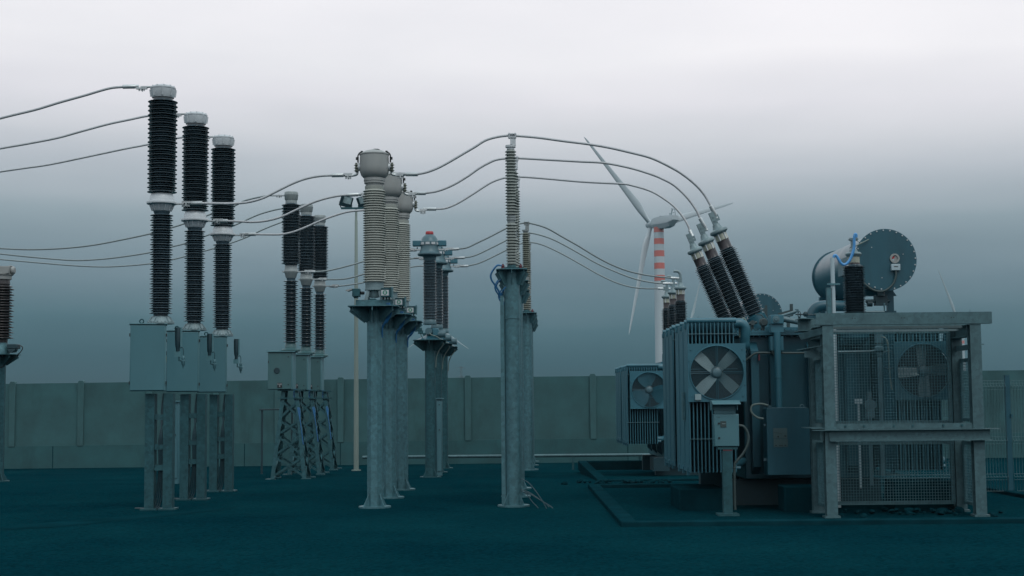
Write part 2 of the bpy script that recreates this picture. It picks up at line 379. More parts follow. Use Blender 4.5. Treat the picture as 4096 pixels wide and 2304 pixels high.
# ------------------------------------------------------------------ breakers of the front bay
BX = W(643, 1250, Y1).x
h1 = lambda py: Z(py, Y1)
def breaker_front():
    t = empty('circuit_breaker', '', 'breaker', (BX, Y1, 0), 'tall live-tank breakers of the near bay')
    rot = Matrix.Rotation(R(14), 3, 'Z')
    # two channel legs with batten plates
    for sx in (-.135, .155):
        m = MB(); lx = sx
        m.b2(lx - .075, lx - .062, -.09, .09, 0.02, 1.84); m.b2(lx - .062, lx + .06, -.09, -.078, 0.02, 1.84); m.b2(lx + .06, lx + .073, -.09, .09, .02, 1.84)
        m.box((lx, 0, .012), (.26, .3, .024)); m.build('leg', 'galv_dark', t)
    m = MB()
    for z in (.62, .95, 1.42): m.b2(-.058, .076, -.075, -.06, z, z + .09); m.b2(-.058, .076, .06, .075, z, z + .09)
    m.each('batten', 'galv_dark', t)
    m = MB()
    for k in range(4):
        o = .018 * k
        m.tube(cat_rom([(.12 - o, -.03, 1.84), (.09 - o, -.05, 1.5), (.01 + o, -.07, 1.1), (0 + o, -.02, .6), (-.1 + o * 2, .0, .05), (-.35 + o, -.1, .03)]), .012, 6)
    m.build('cable_bundle', 'dark_steel', t)
    # cabinet
    zb, zt = h1(1564), h1(1300)
    cx, cy = -.19, -.02
    ctr = Vector((cx, cy, (zb + zt) / 2)); wd, dp, ht = .56, .40, zt - zb
    m = MB(); m.box(ctr, (wd, dp, ht), rot); cab = m.build('cabinet', 'cabinet_lit', t, bevel=.008)
    m = MB(); m.box(ctr + rot @ Vector((-.01, -dp / 2 - .012, -.005)), (wd - .03, .024, ht - .03), rot); m.build('door', 'cabinet', cab, bevel=.006)
    m = MB(); m.box(ctr + rot @ Vector((0, 0, ht / 2 + .008)), (wd + .03, dp + .06, .016), rot); m.build('lid', 'cabinet_lit', cab, bevel=.004)
    m = MB()
    for zz in (-.40, .36):
        m.box(ctr + rot @ Vector((wd / 2 + .004, -dp / 2 - .008, zz)), (.016, .03, .05), rot)
        m.box(ctr + rot @ Vector((-wd / 2 - .004, -dp / 2 - .008, zz)), (.016, .03, .05), rot)
    m.each('hinge', 'black', cab)
    m = MB(); m.box(ctr + rot @ Vector((wd / 2 + .002, .115, -.02)), (.004, .075, .09), rot); m.build('warning_label', 'yellow', cab)
    m = MB(); m.box(ctr + rot @ Vector((wd / 2 + .003, .17, .08)), (.014, .022, .065), rot)
    for k in range(3): m.box(ctr + rot @ Vector((wd / 2 + .002, -.02 + .05 * k, -.46)), (.006, .012, .01), rot)
    m.build('vent', 'black', cab)
    m = MB(); p = ctr + Vector((-.11, 0, ht / 2 + .016)); m.torus(p + Vector((0, 0, .045)), (0, 1, 0), .032, .011, 16, 6); m.cyl(p, p + Vector((0, 0, .02)), .025); m.build('lifting_eye', 'galv_dark', cab)
    # density monitor and pipe on the side
    sx = W(708, 1350, Y1).x - BX; q = Vector((sx - .015, .13, 0)); zA, zB = h1(1309), h1(1392)
    m = MB(); m.lathe([(.0, zB - .05), (.032, zB - .05), (.032, zB), (.042, zB + .03), (.048, zB + .12), (.05, zA - .05), (.044, zA), (.0, zA)], (q.x, q.y, 0), seg=16); m.build('gas_bottle', 'dark_steel', t)
    m = MB(); m.b2(q.x + .045, q.x + .062, q.y - .03, q.y + .03, zB + .02, zA); m.b2(q.x - .05, q.x + .045, q.y - .02, q.y - .005, zB - .14, zB - .05); m.build('bottle_bracket', 'cabinet_lit', t)
    m = MB()
    m.tube(cat_rom([(q.x + .04, q.y, zB + .0), (q.x + .075, q.y, zB + .01), (q.x + .09, q.y, zB - .04), (q.x + .088, q.y, zB - .14)]), .007, 6)
    m.tube([(q.x + .02, q.y, zB - .12), (q.x + .02, q.y, zB - .20), (q.x + .08, q.y, zB - .21)], .012, 6)
    m.build('gas_pipe', 'galv_dark', t)
    m = MB(); m.lathe([(.0, -.33), (.008, -.33), (.012, -.29), (.028, -.27), (.028, -.25), (.034, -.235), (.034, -.20), (.022, -.19), (.026, -.17), (.026, -.14), (.012, -.12), (0, -.12)], (q.x + .088, q.y, zB), seg=12); m.build('valve', 'galv', t)
    # column
    zc0, zc1 = zt + .016, h1(1265)
    m = MB(); m.lathe([(.215, zc0), (.215, zc0 + .02), (.195, zc0 + .022), (.15, zc1 - .03), (.137, zc1 - .005), (.13, zc1)], seg=28)
    for k in range(10):
        a = 2 * math.pi * k / 10; d = Vector((math.cos(a), math.sin(a), 0)); m.bar(d * .200 + Vector((0, 0, zc0 + .02)), d * .142 + Vector((0, 0, zc1 - .02)), .016, .03, d)
    bolts(m, (0, 0, zc0 + .02), (0, 0, 1), .198, 10, .014, .022, .3); m.build('base_flange', 'cast_grey', t)
    m = MB(); m.lathe([(.114, zc1), (.114, h1(1257))] + sheds(h1(1257), h1(856), 41, .118, .184, .166) + [(.13, h1(850)), (.13, h1(846))], seg=28); m.build('lower_insulator', 'porcelain', t)
    m = MB(); m.lathe([(.135, h1(846)), (.15, h1(843)), (.175, h1(820)), (.178, h1(818)), (.24, h1(817)), (.245, h1(812)), (.24, h1(807)), (.195, h1(806)), (.196, h1(800)), (.186, h1(785)), (.170, h1(777)), (.15, h1(776))], seg=32)
    for k in range(12):
        a = 2 * math.pi * k / 12; d = Vector((math.cos(a), math.sin(a), 0)); m.bar(d * .15 + Vector((0, 0, h1(843))), d * .192 + Vector((0, 0, h1(819))), .012, .03, d)
    mid = m.build('middle_housing', 'cast_alu', t)
    zm = h1(815)
    m = MB(); m.b2(.22, .36, -.04, .04, zm - .016, zm + .004); m.b2(.33, .50, -.035, .035, zm + .006, zm + .03); bolts(m, (.40, 0, zm - .05), (0, 0, 1), .04, 4, .013, .07); m.build('terminal', 'sleeve', mid)
    m = MB(); m.lathe([(.152, h1(777)), (.158, h1(774))] + sheds(h1(772), h1(403), 41, .160, .238, .216) + [(.158, h1(400)), (.158, h1(393))], seg=32); m.build('upper_insulator', 'porcelain', t)
    m = MB(); m.lathe([(.175, h1(393)), (.18, h1(390)), (.196, h1(362)), (.196, h1(358)), (.204, h1(357)), (.204, h1(352)), (.196, h1(351)), (.17, h1(346)), (.10, h1(344)), (.095, h1(341)), (0, h1(340.5))], seg=32)
    bolts(m, (0, 0, h1(350)), (0, 0, 1), .175, 10, .013, .02)
    for k in range(8):
        a = 2 * math.pi * k / 8 + .2; d = Vector((math.cos(a), math.sin(a), 0)); m.bar(d * .188 + Vector((0, 0, h1(388))), d * .204 + Vector((0, 0, h1(360))), .018, .03, d)
    cap = m.build('cap', 'cast_alu', t)
    zt_ = h1(345)
    m = MB(); m.b2(-.36, -.17, -.035, .035, zt_ - .02, zt_); m.b2(-.44, -.26, -.03, .03, zt_ - .045, zt_ - .022); bolts(m, (-.35, 0, zt_ - .075), (0, 0, 1), .04, 4, .012, .06); m.build('terminal', 'sleeve', cap)
    return t
at_col(643); cb = breaker_front()
row(cb, STEP, ['nearest and tallest breaker pole, black insulators and silver cap over a grey cabinet',
               'middle one of the three tall black breaker poles on grey cabinets',
               'farthest of the three tall black breaker poles, its silver cap lowest'])

# ------------------------------------------------------------------ pole head with gusset plates
def pole_head(t, zp, half, pr, zg, m_='galv', seg=8, zbase=0., rot0=None):
    m = MB(); m.lathe([(pr, zbase), (pr, zp - .012)], seg=seg, rot0=(math.pi / seg if rot0 is None else rot0)); m.lathe([(pr + .13, zbase), (pr + .13, zbase + .025)], seg=20)
    for k in range(4):
        a = k * math.pi / 2 + math.pi / 4; d = Vector((math.cos(a), math.sin(a), 0)); n = Vector((-d.y, d.x, 0)) * .012
        m.prism([d * (pr - .005) + Vector((0, 0, zbase + .025)) - n / 2, d * (pr + .11) + Vector((0, 0, zbase + .025)) - n / 2, d * (pr - .005) + Vector((0, 0, zbase + .22)) - n / 2], n)
    m.build('pole', m_, t)
    m = MB()
    pts = []
    for sx, sy in ((1, -1), (1, 1), (-1, 1), (-1, -1)):
        c = .72
        pts += [(sx * half, sy * half * c, zp - .012), (sx * half * c, sy * half, zp - .012)] if sx * sy > 0 else [(sx * half * c, sy * half, zp - .012), (sx * half, sy * half * c, zp - .012)]
    m.prism(pts, (0, 0, .014))
    m.build('top_plate', m_, t)
    m = MB(); th = .012
    for ang in range(0, 360, 45):
        a = R(ang); d = Vector((math.cos(a), math.sin(a), 0)); n = Vector((-d.y, d.x, 0)) * th
        L_ = half * (.98 if ang % 90 == 0 else 1.12)
        m.prism([d * (pr - .01) + Vector((0, 0, zg)) - n / 2, d * (pr + .02) + Vector((0, 0, zg)) - n / 2, d * L_ + Vector((0, 0, zp - .045)) - n / 2, d * L_ + Vector((0, 0, zp - .013)) - n / 2, d * (pr - .01) + Vector((0, 0, zp - .013)) - n / 2], n)
        # flange along the sloping edge
        p0 = d * (pr + .015) + Vector((0, 0, zg)); p1 = d * L_ + Vector((0, 0, zp - .05)); m.bar(p0, p1, .065, .01, n)
    m.build('gusset', m_, t)

# ------------------------------------------------------------------ current transformers of the front bay
CX = W(1498, 1000, Y1).x
def ct_front():
    t = empty('current_transformer', '', 'instrument transformer', (CX, Y1, 0), 'grey current transformers of the near bay')
    zp = h1(1227); pole_head(t, zp, .40, .127, h1(1286))
    m = MB()
    zc = h1(1223); zt = h1(1204)
    for sy in (-.16, .16):
        m.b2(-.285, .285, sy - .006, sy + .006, zc, zt); m.b2(-.285, .285, sy, sy + (.05 if sy < 0 else -.05), zt, zt + .008); m.b2(-.285, .285, sy, sy + (.05 if sy < 0 else -.05), zp + .002, zc)
    for sx in (-.25, .25): m.b2(sx - .05, sx + .05, -.22, .22, zc, zt - .002) if False else m.b2(sx - .006, sx + .006, -.15, .15, zc, zt - .002)
    m.build('base_channel', 'galv', t)
    m = MB(); zf = h1(1162)
    for sx in (-1, 1):
        for sy in (-1, 1): m.bar((sx * .125, sy * .11, zt + .008), (sx * .09, sy * .09, zf), .05, .03, (0, 1, 0))
    m.lathe([(.155, zf), (.155, h1(1155)), (.15, h1(1154)), (.15, h1(1131))], seg=28)
    m.lathe([(.0, zf - .115), (.07, zf - .115), (.085, zf - .09), (.085, zf - .002)], seg=18)
    m.build('pedestal', 'cast_grey', t)
    m = MB(); m.lathe([(.148, h1(1131))] + sheds(h1(1130), h1(760), 38, .148, .186) + [(.152, h1(758)), (.156, h1(746))], seg=30); m.build('insulator', 'silicone_grey', t)
    m = MB(); m.lathe([(.14, h1(746)), (.145, h1(736)), (.165, h1(735)), (.165, h1(727)), (.173, h1(725)), (.168, h1(713)), (.178, h1(712)), (.215, h1(702)), (.235, h1(688)), (.239, h1(670)), (.236, h1(640)), (.234, h1(622)), (.243, h1(621)), (.243, h1(617)), (.15, h1(605)), (.07, h1(600.5)), (.06, h1(599)), (0, h1(599))], seg=36)
    m.build('head_tank', 'head_grey', t)
    m = MB(); m.lathe([(.062, h1(600)), (.064, h1(598.5)), (.045, h1(596.5)), (0, h1(596))], (.025, 0, 0), seg=16); m.build('relief_cap', 'black', t)
    for s in (-1, 1):
        m = MB()
        m.cyl((s * .21, 0, h1(668)), (s * .262, 0, h1(668)), .07, .06, 18); m.build('bushing_disc', 'cast_alu', t)
        m = MB(); zt0 = h1(616)
        m.tube(cat_rom([(s * .185, -.03, zt0 + .02), (s * .225, -.03, zt0 + .02), (s * .262, -.03, zt0 - .03), (s * .265, -.03, h1(650))]), .012, 6)
        m.b2(s * .258 - .006, s * .258 + .006, -.055, -.005, h1(652), h1(628)); m.b2(s * .285 - .012, s * .285 + .012, -.05, -.01, h1(640), h1(630)); m.cyl((s * .20, -.03, zt0), (s * .20, -.03, zt0 + .045), .02, seg=8)
        m.build('strap', 'black', t)
        m = MB(); m.lathe([(.02, 0)] + [q for k in range(3) for q in ((.02, .012 + k * .045), (.042, .02 + k * .045), (.02, .034 + k * .045))] + [(.02, .15)], (s * .29, -.03, h1(689)), seg=12); m.build('small_insulator', 'arrester_dark', t)
        zz = h1(700)
        m = MB(); m.tube(cat_rom([(s * .25, 0, h1(672)), (s * .275, 0, h1(684)), (s * .285, 0, h1(696)), (s * .325, 0, zz), (s * .36, 0, zz)]), .022, 8)
        m.b2(s * .345, s * .47, -.04, .04, zz - .02, zz); m.b2(s * .36, s * .50, -.035, .035, zz + .003, zz + .032); bolts(m, (s * .425, 0, zz - .06), (0, 0, 1), .036, 4, .013, .075); m.build('terminal', 'sleeve', t)
    # junction boxes
    m = MB(); zb0, zb1 = h1(1194), h1(1161); m.b2(.125, .29, -.30, -.16, zb0, zb1); jb = m.build('junction_box', 'galv_dark', t, bevel=.008)
    m = MB(); m.b2(.295, .315, -.31, -.12, zb0 - .01, zb1 + .03); m.b2(.13, .295, -.31, -.12, zb1 + .003, zb1 + .012); m.build('rain_plate', 'galv', jb)
    m = MB(); m.b2(.135, .255, -.304, -.301, zb0 + .025, zb1 - .02); m.build('front_plate', 'cast_alu', jb)
    m = MB(); c = Vector((.195, -.306, (zb0 + zb1) / 2 + .005))
    seg = 24; vs = []; fs = []
    for k in range(seg):
        a = 2 * math.pi * k / seg
        for r_ in (.022, .036): vs.append(c + Vector((r_ * math.cos(a), 0, r_ * math.sin(a))))
    for k in range(seg): k2 = (k + 1) % seg; fs.append((2 * k, 2 * k2, 2 * k2 + 1, 2 * k + 1))
    m.add(vs, fs)
    for a in (0, math.pi): m.prism([c + Vector((.022 * math.cos(a), 0, 0)), c + Vector((.012 * math.cos(a), 0, .012)), c + Vector((.012 * math.cos(a), 0, -.012))], (0, -.001, 0))
    m.build('round_emblem', 'green_mark', jb)
    m = MB()
    for sx in (.165, .215, .255): m.cyl((sx, -.23, zb0 - .035), (sx, -.23, zb0), .013, seg=8)
    m.each('cable_gland', 'black', jb)
    m = MB(); m.b2(-.33, -.21, -.28, -.13, h1(1190), h1(1159)); m.b2(-.31, -.24, -.25, -.16, h1(1196), h1(1190.5)); b2 = m.build('relay_box', 'galv_dark', t, bevel=.006)
    m = MB(); m.prism([(-.33, -.29, h1(1158)), (-.44, -.29, h1(1165)), (-.40, -.29, h1(1170)), (-.33, -.29, h1(1163))], (0, .14, 0)); m.build('sun_shade', 'head_grey', b2); m = MB(); m.cyl((-.21, -.2, h1(1175)), (-.16, -.15, h1(1175)), .026); m.build('conduit', 'black', b2)
    m = MB()
    for k in range(6):
        o = .012 * k
        m.tube(cat_rom([(.255 - o, -.21 + o, h1(1215)), (.285 - o, -.22 + o, h1(1247)), (.28 - o, -.2 + o * .6, h1(1262)), (.22 - o * .6, -.14, h1(1288)), (.15 - o * .3, -.09, h1(1305)), (.128, -.07 + o, h1(1326)), (.122, -.03 + o, h1(1350))]), .009, 6)
    m.build('cable_bundle', 'blue_cable', t)
    return t
at_col(1498); ct = ct_front()
cts = row(ct, STEP, ['nearest grey current transformer, whole round tank head showing above its ribbed column',
               'middle grey current transformer, half hidden behind the nearest round tank head',
               'farthest grey current transformer of the near row, its round head lowest'])

# ------------------------------------------------------------------ surge arresters (both bays)
def arrester(x, y, zb, ins, first_label, group):
    t = empty('surge_arrester', first_label, 'surge arrester', (x, y, zb), group)
    o = zb; h = lambda py: h1(py) - (0)
    pole_head(t, h(1079), .25, .126, h(1139), seg=20)
    m = MB(); m.lathe([(.155, h(1077)), (.155, h(1073)), (.08, h(1072)), (.07, h(1060))], seg=20)
    m.b2(-.16, .19, -.10, .10, h(1073), h(1070.5)); m.build('base', 'galv_dark', t)
    for sx in (-.14, .145):
        m = MB(); m.lathe([(.0, 0), (.03, 0), (.034, .015), (.022, .03), (.032, .04), (.022, .055), (.014, .06), (.014, .075), (0, .075)], (sx, -.08, h(1076)), seg=12); m.build('base_insulator', 'dull_red', t)
    m = MB(); m.lathe([(.06, h(1060))] + sheds(h(1059), h(893), 14, .06, .092) + [(.06, h(892))], seg=20); m.build('lower_insulator', ins, t)
    m = MB(); m.lathe([(.062, h(892)), (.066, h(882)), (.078, h(881)), (.078, h(877)), (.066, h(876)), (.066, h(872)), (.076, h(871)), (.076, h(866)), (.062, h(865)), (.062, h(862))], seg=20); m.build('joint', 'head_neutral', t)
    m = MB(); m.lathe([(.06, h(862))] + sheds(h(861), h(600), 22, .06, .094) + [(.064, h(599))], seg=20); m.build('upper_insulator', ins, t)
    m = MB(); m.lathe([(.062, h(600)), (.062, h(591)), (.085, h(590)), (.085, h(582)), (.02, h(581)), (0, h(581))], seg=16)
    m.b2(-.005, .085, -.03, .03, h(581), h(553)); m.b2(.0, .03, -.05, -.03, h(578), h(563)); m.b2(-.04, .095, -.045, .045, h(552), h(548)); m.b2(-.04, .095, -.045, .045, h(539), h(535))
    for sx in (-.02, .075):
        for sy in (-.037, .037): m.cyl((sx, sy, h(554)), (sx, sy, h(533)), .009, seg=6)
    m.build('clamp', 'cast_alu' if ins != 'arrester_dark' else 'head_neutral', t)
    m = MB(); m.b2(-.19, -.132, -.05, .05, .02, h(1183)); m.torus((0, 0, h(1275)), (0, 0, 1), .13, .006, 24, 5); m.build('cable_duct', 'galv', t)
    m = MB()
    m.tube(cat_rom([(-.16, -.1, h(1064)), (-.24, -.1, h(1065)), (-.33, -.08, h(1096)), (-.325, -.06, h(1120)), (-.25, -.03, h(1148)), (-.165, 0, h(1184)), (-.16, 0, h(1200))]), .015, 8)
    m.tube(cat_rom([(-.17, -.05, h(1118)), (-.22, -.04, h(1130)), (-.245, -.03, h(1147)), (-.19, 0, h(1178)), (-.165, .01, h(1200))]), .012, 8)
    m.tube(cat_rom([(-.10, -.12, h(1150)), (-.145, -.1, h(1165)), (-.16, -.01, h(1184))]), .012, 8)
    m.build('earth_cable', 'blue_cable', t)
    return t
SX = W(2045, 900, Y1).x
at_col(2045); sa = arrester(SX, Y1, 0, 'arrester_grey', '', 'slim surge arresters of the near bay')
row(sa, STEP, ['nearest slim grey surge arrester, on a steel pole with a looping blue cable',
               'middle slim grey surge arrester, just behind the nearest one with the blue cable',
               'third slim grey surge arrester, its clamp lowest of the near three'])
SX2 = W(2104, 1100, Y2).x
sb = arrester(SX2, Y2, .0, 'arrester_dark', '', 'brownish surge arresters of the rear bay')
row(sb, steps2(), ['foremost brownish surge arrester of the rear bay, showing low behind the grey arresters',
                   'second brownish surge arrester of the rear bay, between its two twins behind the grey ones',
                   'rearmost brownish surge arrester, with the lowest clamp behind the grey arresters'])

# ------------------------------------------------------------------ breakers of the rear bay
BX2 = W(1164, 1100, Y2).x
h2 = lambda py: Z(py, Y2)
FASE = []
def breaker_rear():
    gzz = gz(BX2, Y2); t = empty('circuit_breaker', '', 'breaker', (BX2, Y2, gzz), 'breakers with lattice legs in the rear bay')
    h = lambda py: h2(py) - gzz
    # tapered lattice stand: four angle legs
    zt, zm = h(1590), h(1560)
    xo = (X(1165, 1600, Y2) - BX2)
    for sx in (-1, 1):
        for sy in (-1, 1):
            m = MB(); p0 = Vector((sx * .42 + xo, sy * .42, 0)); p1 = Vector((sx * .19 + xo, sy * .19, zm))
            m.bar(p0 + Vector((-sx * .04, 0, 0)), p1 + Vector((-sx * .04, 0, 0)), .09, .012, (0, 1, 0)); m.bar(p0 + Vector((0, -sy * .05, 0)), p1 + Vector((0, -sy * .05, 0)), .012, .09, (0, 1, 0))
            m.box(p0 + Vector((0, 0, .012)), (.22, .22, .024)); m.build('leg', 'galv_dark', t)
    m = MB()
    lv = [.05, .55, 1.05, 1.42, zt - .05]
    def hw(z): return .42 + (.19 - .42) * z / zm
    for a, b in zip(lv, lv[1:]):
        for s in (-1, 1):
            ya, yb = s * (hw(a) - .02), s * (hw(b) - .02)
            m.bar((-hw(a) + xo, ya, a), (hw(b) + xo, yb, b), .05, .008, (0, 1, 0)); m.bar((hw(a) + xo, ya + .012 * s, a), (-hw(b) + xo, yb + .012 * s, b), .05, .008, (0, 1, 0))
            m.bar((ya + xo, -hw(a), a), (yb + xo, hw(b), b), .008, .05, (1, 0, 0)); m.bar((ya + xo + .012 * s, hw(a), a), (yb + xo + .012 * s, -hw(b), b), .008, .05, (1, 0, 0))
    m.build('bracing', 'galv_dark', t)
    m = MB()
    for z in (zt - .03, zm - .02): m.b2(-.29 + xo, .29 + xo, -.26, -.19, z, z + .03); m.b2(-.29 + xo, .29 + xo, .19, .26, z, z + .03)
    m.each('cross_bar', 'galv_dark', t)
    m = MB()
    for k in range(4):
        o = .016 * k; m.tube(cat_rom([(.13 - o + xo, -.12, zm + .02), (.14 - o + xo, -.16, zm - .2), (.19 + o + xo, -.24, zm - .45), (.27 + xo, -.30 + o, zm - .8), (.34 + xo, -.34 + o, zm - 1.3)]), .010, 6)
    m.build('cable_bundle', 'blue_cable', t)
    zb, ztp = h(1558), h(1410); xl, xr = X(1071, 1480, Y2 - .3) - BX2, X(1170, 1480, Y2 - .3) - BX2
    m = MB(); m.b2(xl, xr, -.30, .22, zb, ztp); cab = m.build('cabinet', 'cabinet_lit', t, bevel=.008)
    m = MB(); m.b2(xl + .008, xr - .03, -.325, -.302, zb + .01, ztp - .012); door = m.build('door', 'cabinet_green', cab, bevel=.006)
    m = MB(); m.b2(xl - .03, xr + .05, -.36, .26, ztp + .002, ztp + .026); m.build('roof', 'cabinet_lit', cab, bevel=.004)
    m = MB(); cxd = X(1108, 1480, Y2 - .3) - BX2; zz = h(1483); m.lathe([(.07, 0), (.07, .014), (.055, .016), (.055, .010), (0, .010)], (cxd, -.326, zz), (0, -1, 0), 24); m.build('dial', 'dark_steel', cab)
    m = MB(); xx = X(1154, 1430, Y2 - .3) - BX2
    for z_ in (h(1429), h(1539)): m.cyl((xx, -.326, z_), (xx, -.334, z_), .014, seg=10)
    m.cyl((xl + .02, -.327, ztp - .2), (xl + .02, -.327, ztp - .26), .01, seg=6); m.each('lock', 'black', cab)
    m = MB(); lx0, lx1 = X(1110, 1540, Y2 - .3) - BX2, X(1129, 1540, Y2 - .3) - BX2; lz0, lz1 = h(1551), h(1531.5); m.b2(lx0, lx1, -.332, -.326, lz0, lz1); m.build('phase_label', 'black', cab)
    FASE.append(((lx0 + lx1) / 2, -.334, (lz0 + lz1) / 2))
    m = MB(); m.lathe([(.19, ztp + .027), (.19, h(1403)), (.235, h(1402.5)), (.235, h(1399)), (.215, h(1398)), (.2, h(1396)), (.14, h(1394)), (.135, h(1378)), (.12, h(1375)), (.115, h(1367))], seg=26); m.b2(-.27, .2, -.2, .2, ztp + .028, ztp + .04); m.build('base_flange', 'cabinet_green', t)
    m = MB(); m.lathe([(.103, h(1374))] + sheds(h(1370), h(1121), 31, .103, .184, .15) + [(.105, h(1120)), (.105, h(1113))], seg=24); m.build('lower_insulator', 'porcelain', t)
    m = MB(); m.lathe([(.115, h(1113)), (.125, h(1111)), (.15, h(1095)), (.17, h(1090)), (.175, h(1085)), (.165, h(1082)), (.155, h(1079)), (.15, h(1065)), (.135, h(1061))], seg=26); mid = m.build('middle_housing', 'head_neutral', t)
    m = MB(); zz = h(1087); m.b2(-.205, .40, -.05, .05, zz - .015, zz + .012); m.b2(.33, .52, -.03, .03, zz + .015, zz + .04); bolts(m, (.42, 0, zz - .05), (0, 0, 1), .05, 4, .014, .06); m.build('terminal', 'sleeve', mid)
    m = MB(); m.lathe([(.14, h(1062))] + sheds(h(1057), h(817), 37, .16, .235, .215) + [(.15, h(814))], seg=28); m.build('upper_insulator', 'porcelain', t)
    m = MB(); m.lathe([(.14, h(815)), (.14, h(802)), (.16, h(798)), (.165, h(784)), (.172, h(782)), (.172, h(779)), (.165, h(778)), (.165, h(771)), (.155, h(768.5)), (.02, h(767)), (0, h(767))], seg=26); cap = m.build('cap', 'head_neutral', t)
    m = MB(); zz = h(782); m.b2(-.47, -.14, -.04, .04, zz - .012, zz + .012); bolts(m, (-.30, 0, zz - .045), (0, 0, 1), .05, 4, .013, .06); m.build('terminal', 'sleeve', cap)
    return t
at_col(1164); rb = breaker_rear()
rbs = row(rb, steps2(), ['leftmost rear breaker on lattice legs with a round dial on its cabinet door',
                         'middle rear breaker on lattice legs, between its two twins behind the tall poles',
                         'rightmost rear breaker on lattice legs, smallest of the three with cabinets'])
for b_, dgt in zip(rbs, ('8', '4', '0')):
    for c_ in kids(b_):
        if c_.name.startswith('cabinet'):
            if dgt != '8':
                for k_ in kids(c_):
                    if k_.name.startswith('dial'): bpy.data.objects.remove(k_)
            text_mesh('phase_text', 'FASE\n' + dgt, .052, 'cast_alu', c_, FASE[0], (R(90), 0, 0))

# ------------------------------------------------------------------ instrument transformers of the rear bay (dark, red cap)
CX2 = W(1719, 1150, Y2).x
def ct_rear():
    gzz = gz(CX2, Y2); t = empty('current_transformer', '', 'instrument transformer', (CX2, Y2, gzz), 'dark current transformers of the rear bay')
    h = lambda py: h2(py) - gzz
    zp = h(1361); pole_head(t, zp, .395, .127, h(1401), 'galv_dark', seg=16)
    m = MB(); m.lathe([(.34, zp + .002), (.34, zp + .01), (.30, zp + .03), (.18, zp + .07), (.10, zp + .12), (.08, zp + .2), (.08, h(1312))], seg=28); m.build('base_dome', 'trafo', t)
    m = MB(); zv = h(1326)
    m.cyl((-.02, -.16, zv), (-.02, .16, zv), .085, seg=20); m.cyl((-.02, -.17, zv), (-.02, -.161, zv), .075, seg=20); m.build('valve_body', 'blue_grey', t)
    m = MB(); m.b2(.06, .22, -.13, .14, zv - .11, zv + .07); m.build('terminal_box', 'trafo_light', t, bevel=.02)
    m = MB(); m.lathe([(.0, 0), (.075, 0), (.085, .02), (.085, .17), (.095, .175), (.095, .20), (0, .2)], (.18, -.05, h(1337)), (1, 0, 0), 20); m.build('gauge_housing', 'blue_grey', t)
    m = MB(); m.box((-.27, -.1, h(1319)), (.17, .12, .07), Matrix.Rotation(R(-12), 3, 'Y')); m.box((-.22, -.1, h(1329)), (.12, .1, .09)); m.build('connector', 'galv_dark', t, bevel=.01)
    m = MB()
    m.tube(cat_rom([(.0, -.2, h(1334)), (.06, -.22, h(1342)), (.16, -.22, h(1347)), (.25, -.2, h(1357)), (.27, -.2, zp + .01)]), .015, 6); m.tube(cat_rom([(-.22, -.12, h(1334)), (-.2, -.13, h(1345)), (-.16, -.1, h(1352))]), .01, 6)
    m.tube(cat_rom([(.33, -.1, zp - .06), (.30, -.12, h(1385)), (.22, -.12, h(1405)), (.16, -.08, h(1430)), (.14, -.05, h(1470))]), .014, 6); m.build('hose', 'hose', t)
    m = MB(); m.lathe([(.155, h(1299)), (.16, h(1296)), (.15, h(1280)), (.135, h(1277))], seg=24); m.build('base_flange', 'blue_grey', t)
    m = MB(); m.lathe([(.14, h(1277))] + sheds(h(1276), h(1043), 36, .142, .172, .16) + [(.145, h(1041))], seg=26); m.build('insulator', 'porcelain', t)
    m = MB(); m.lathe([(.15, h(1041)), (.153, h(1030)), (.17, h(1025)), (.28, h(1023)), (.298, h(1019)), (.295, h(1015)), (.26, h(1012)), (.235, h(1004)), (.215, h(990)), (.215, h(984)), (.222, h(983)), (.222, h(968)), (.215, h(967)), (.20, h(958)), (.165, h(948)), (.12, h(941)), (.09, h(938)), (0, h(938))], seg=32); hd = m.build('head_tank', 'blue_grey', t)
    m = MB(); m.lathe([(.095, h(938.5)), (.098, h(937)), (.096, h(929)), (.085, h(926)), (0, h(926))], seg=24); m.build('cap', 'red', hd)
    m = MB()
    for k in range(10):
        a = 2 * math.pi * k / 10 + .16; d = Vector((math.cos(a), math.sin(a), 0)); m.bar(d * .226 + Vector((0, 0, h(980.5))), d * .226 + Vector((0, 0, h(971))), .10, .008, d)
    m.each('sight_plate', 'cast_alu', hd)
    for s in (-1, 1):
        m = MB(); m.b2(s * .21, s * .41, -.09, .09, h(985), h(963)); m.bar((s * .30, 0, h(988)), (s * .30, 0, h(1000)), .03, .03); m.build('arm_housing', 'trafo_light', t, bevel=.03)
        m = MB(); zz = h(998); m.b2(s * .22, s * .46, -.04, .04, zz - .02, zz + .012); m.b2(s * .40, s * .58, -.03, .03, zz + .014, zz + .04); bolts(m, (s * .38, 0, zz - .045), (0, 0, 1), .045, 4, .013, .07); m.build('terminal', 'sleeve', t)
    return t
at_col(1719); cr = ct_rear()
row(cr, steps2(), ['foremost dark slate current transformer, red cap and dome in full view',
                   'middle dark rear current transformer, partly behind the one with the visible red cap',
                   'rearmost dark rear current transformer, rightmost of the slate-headed three'])

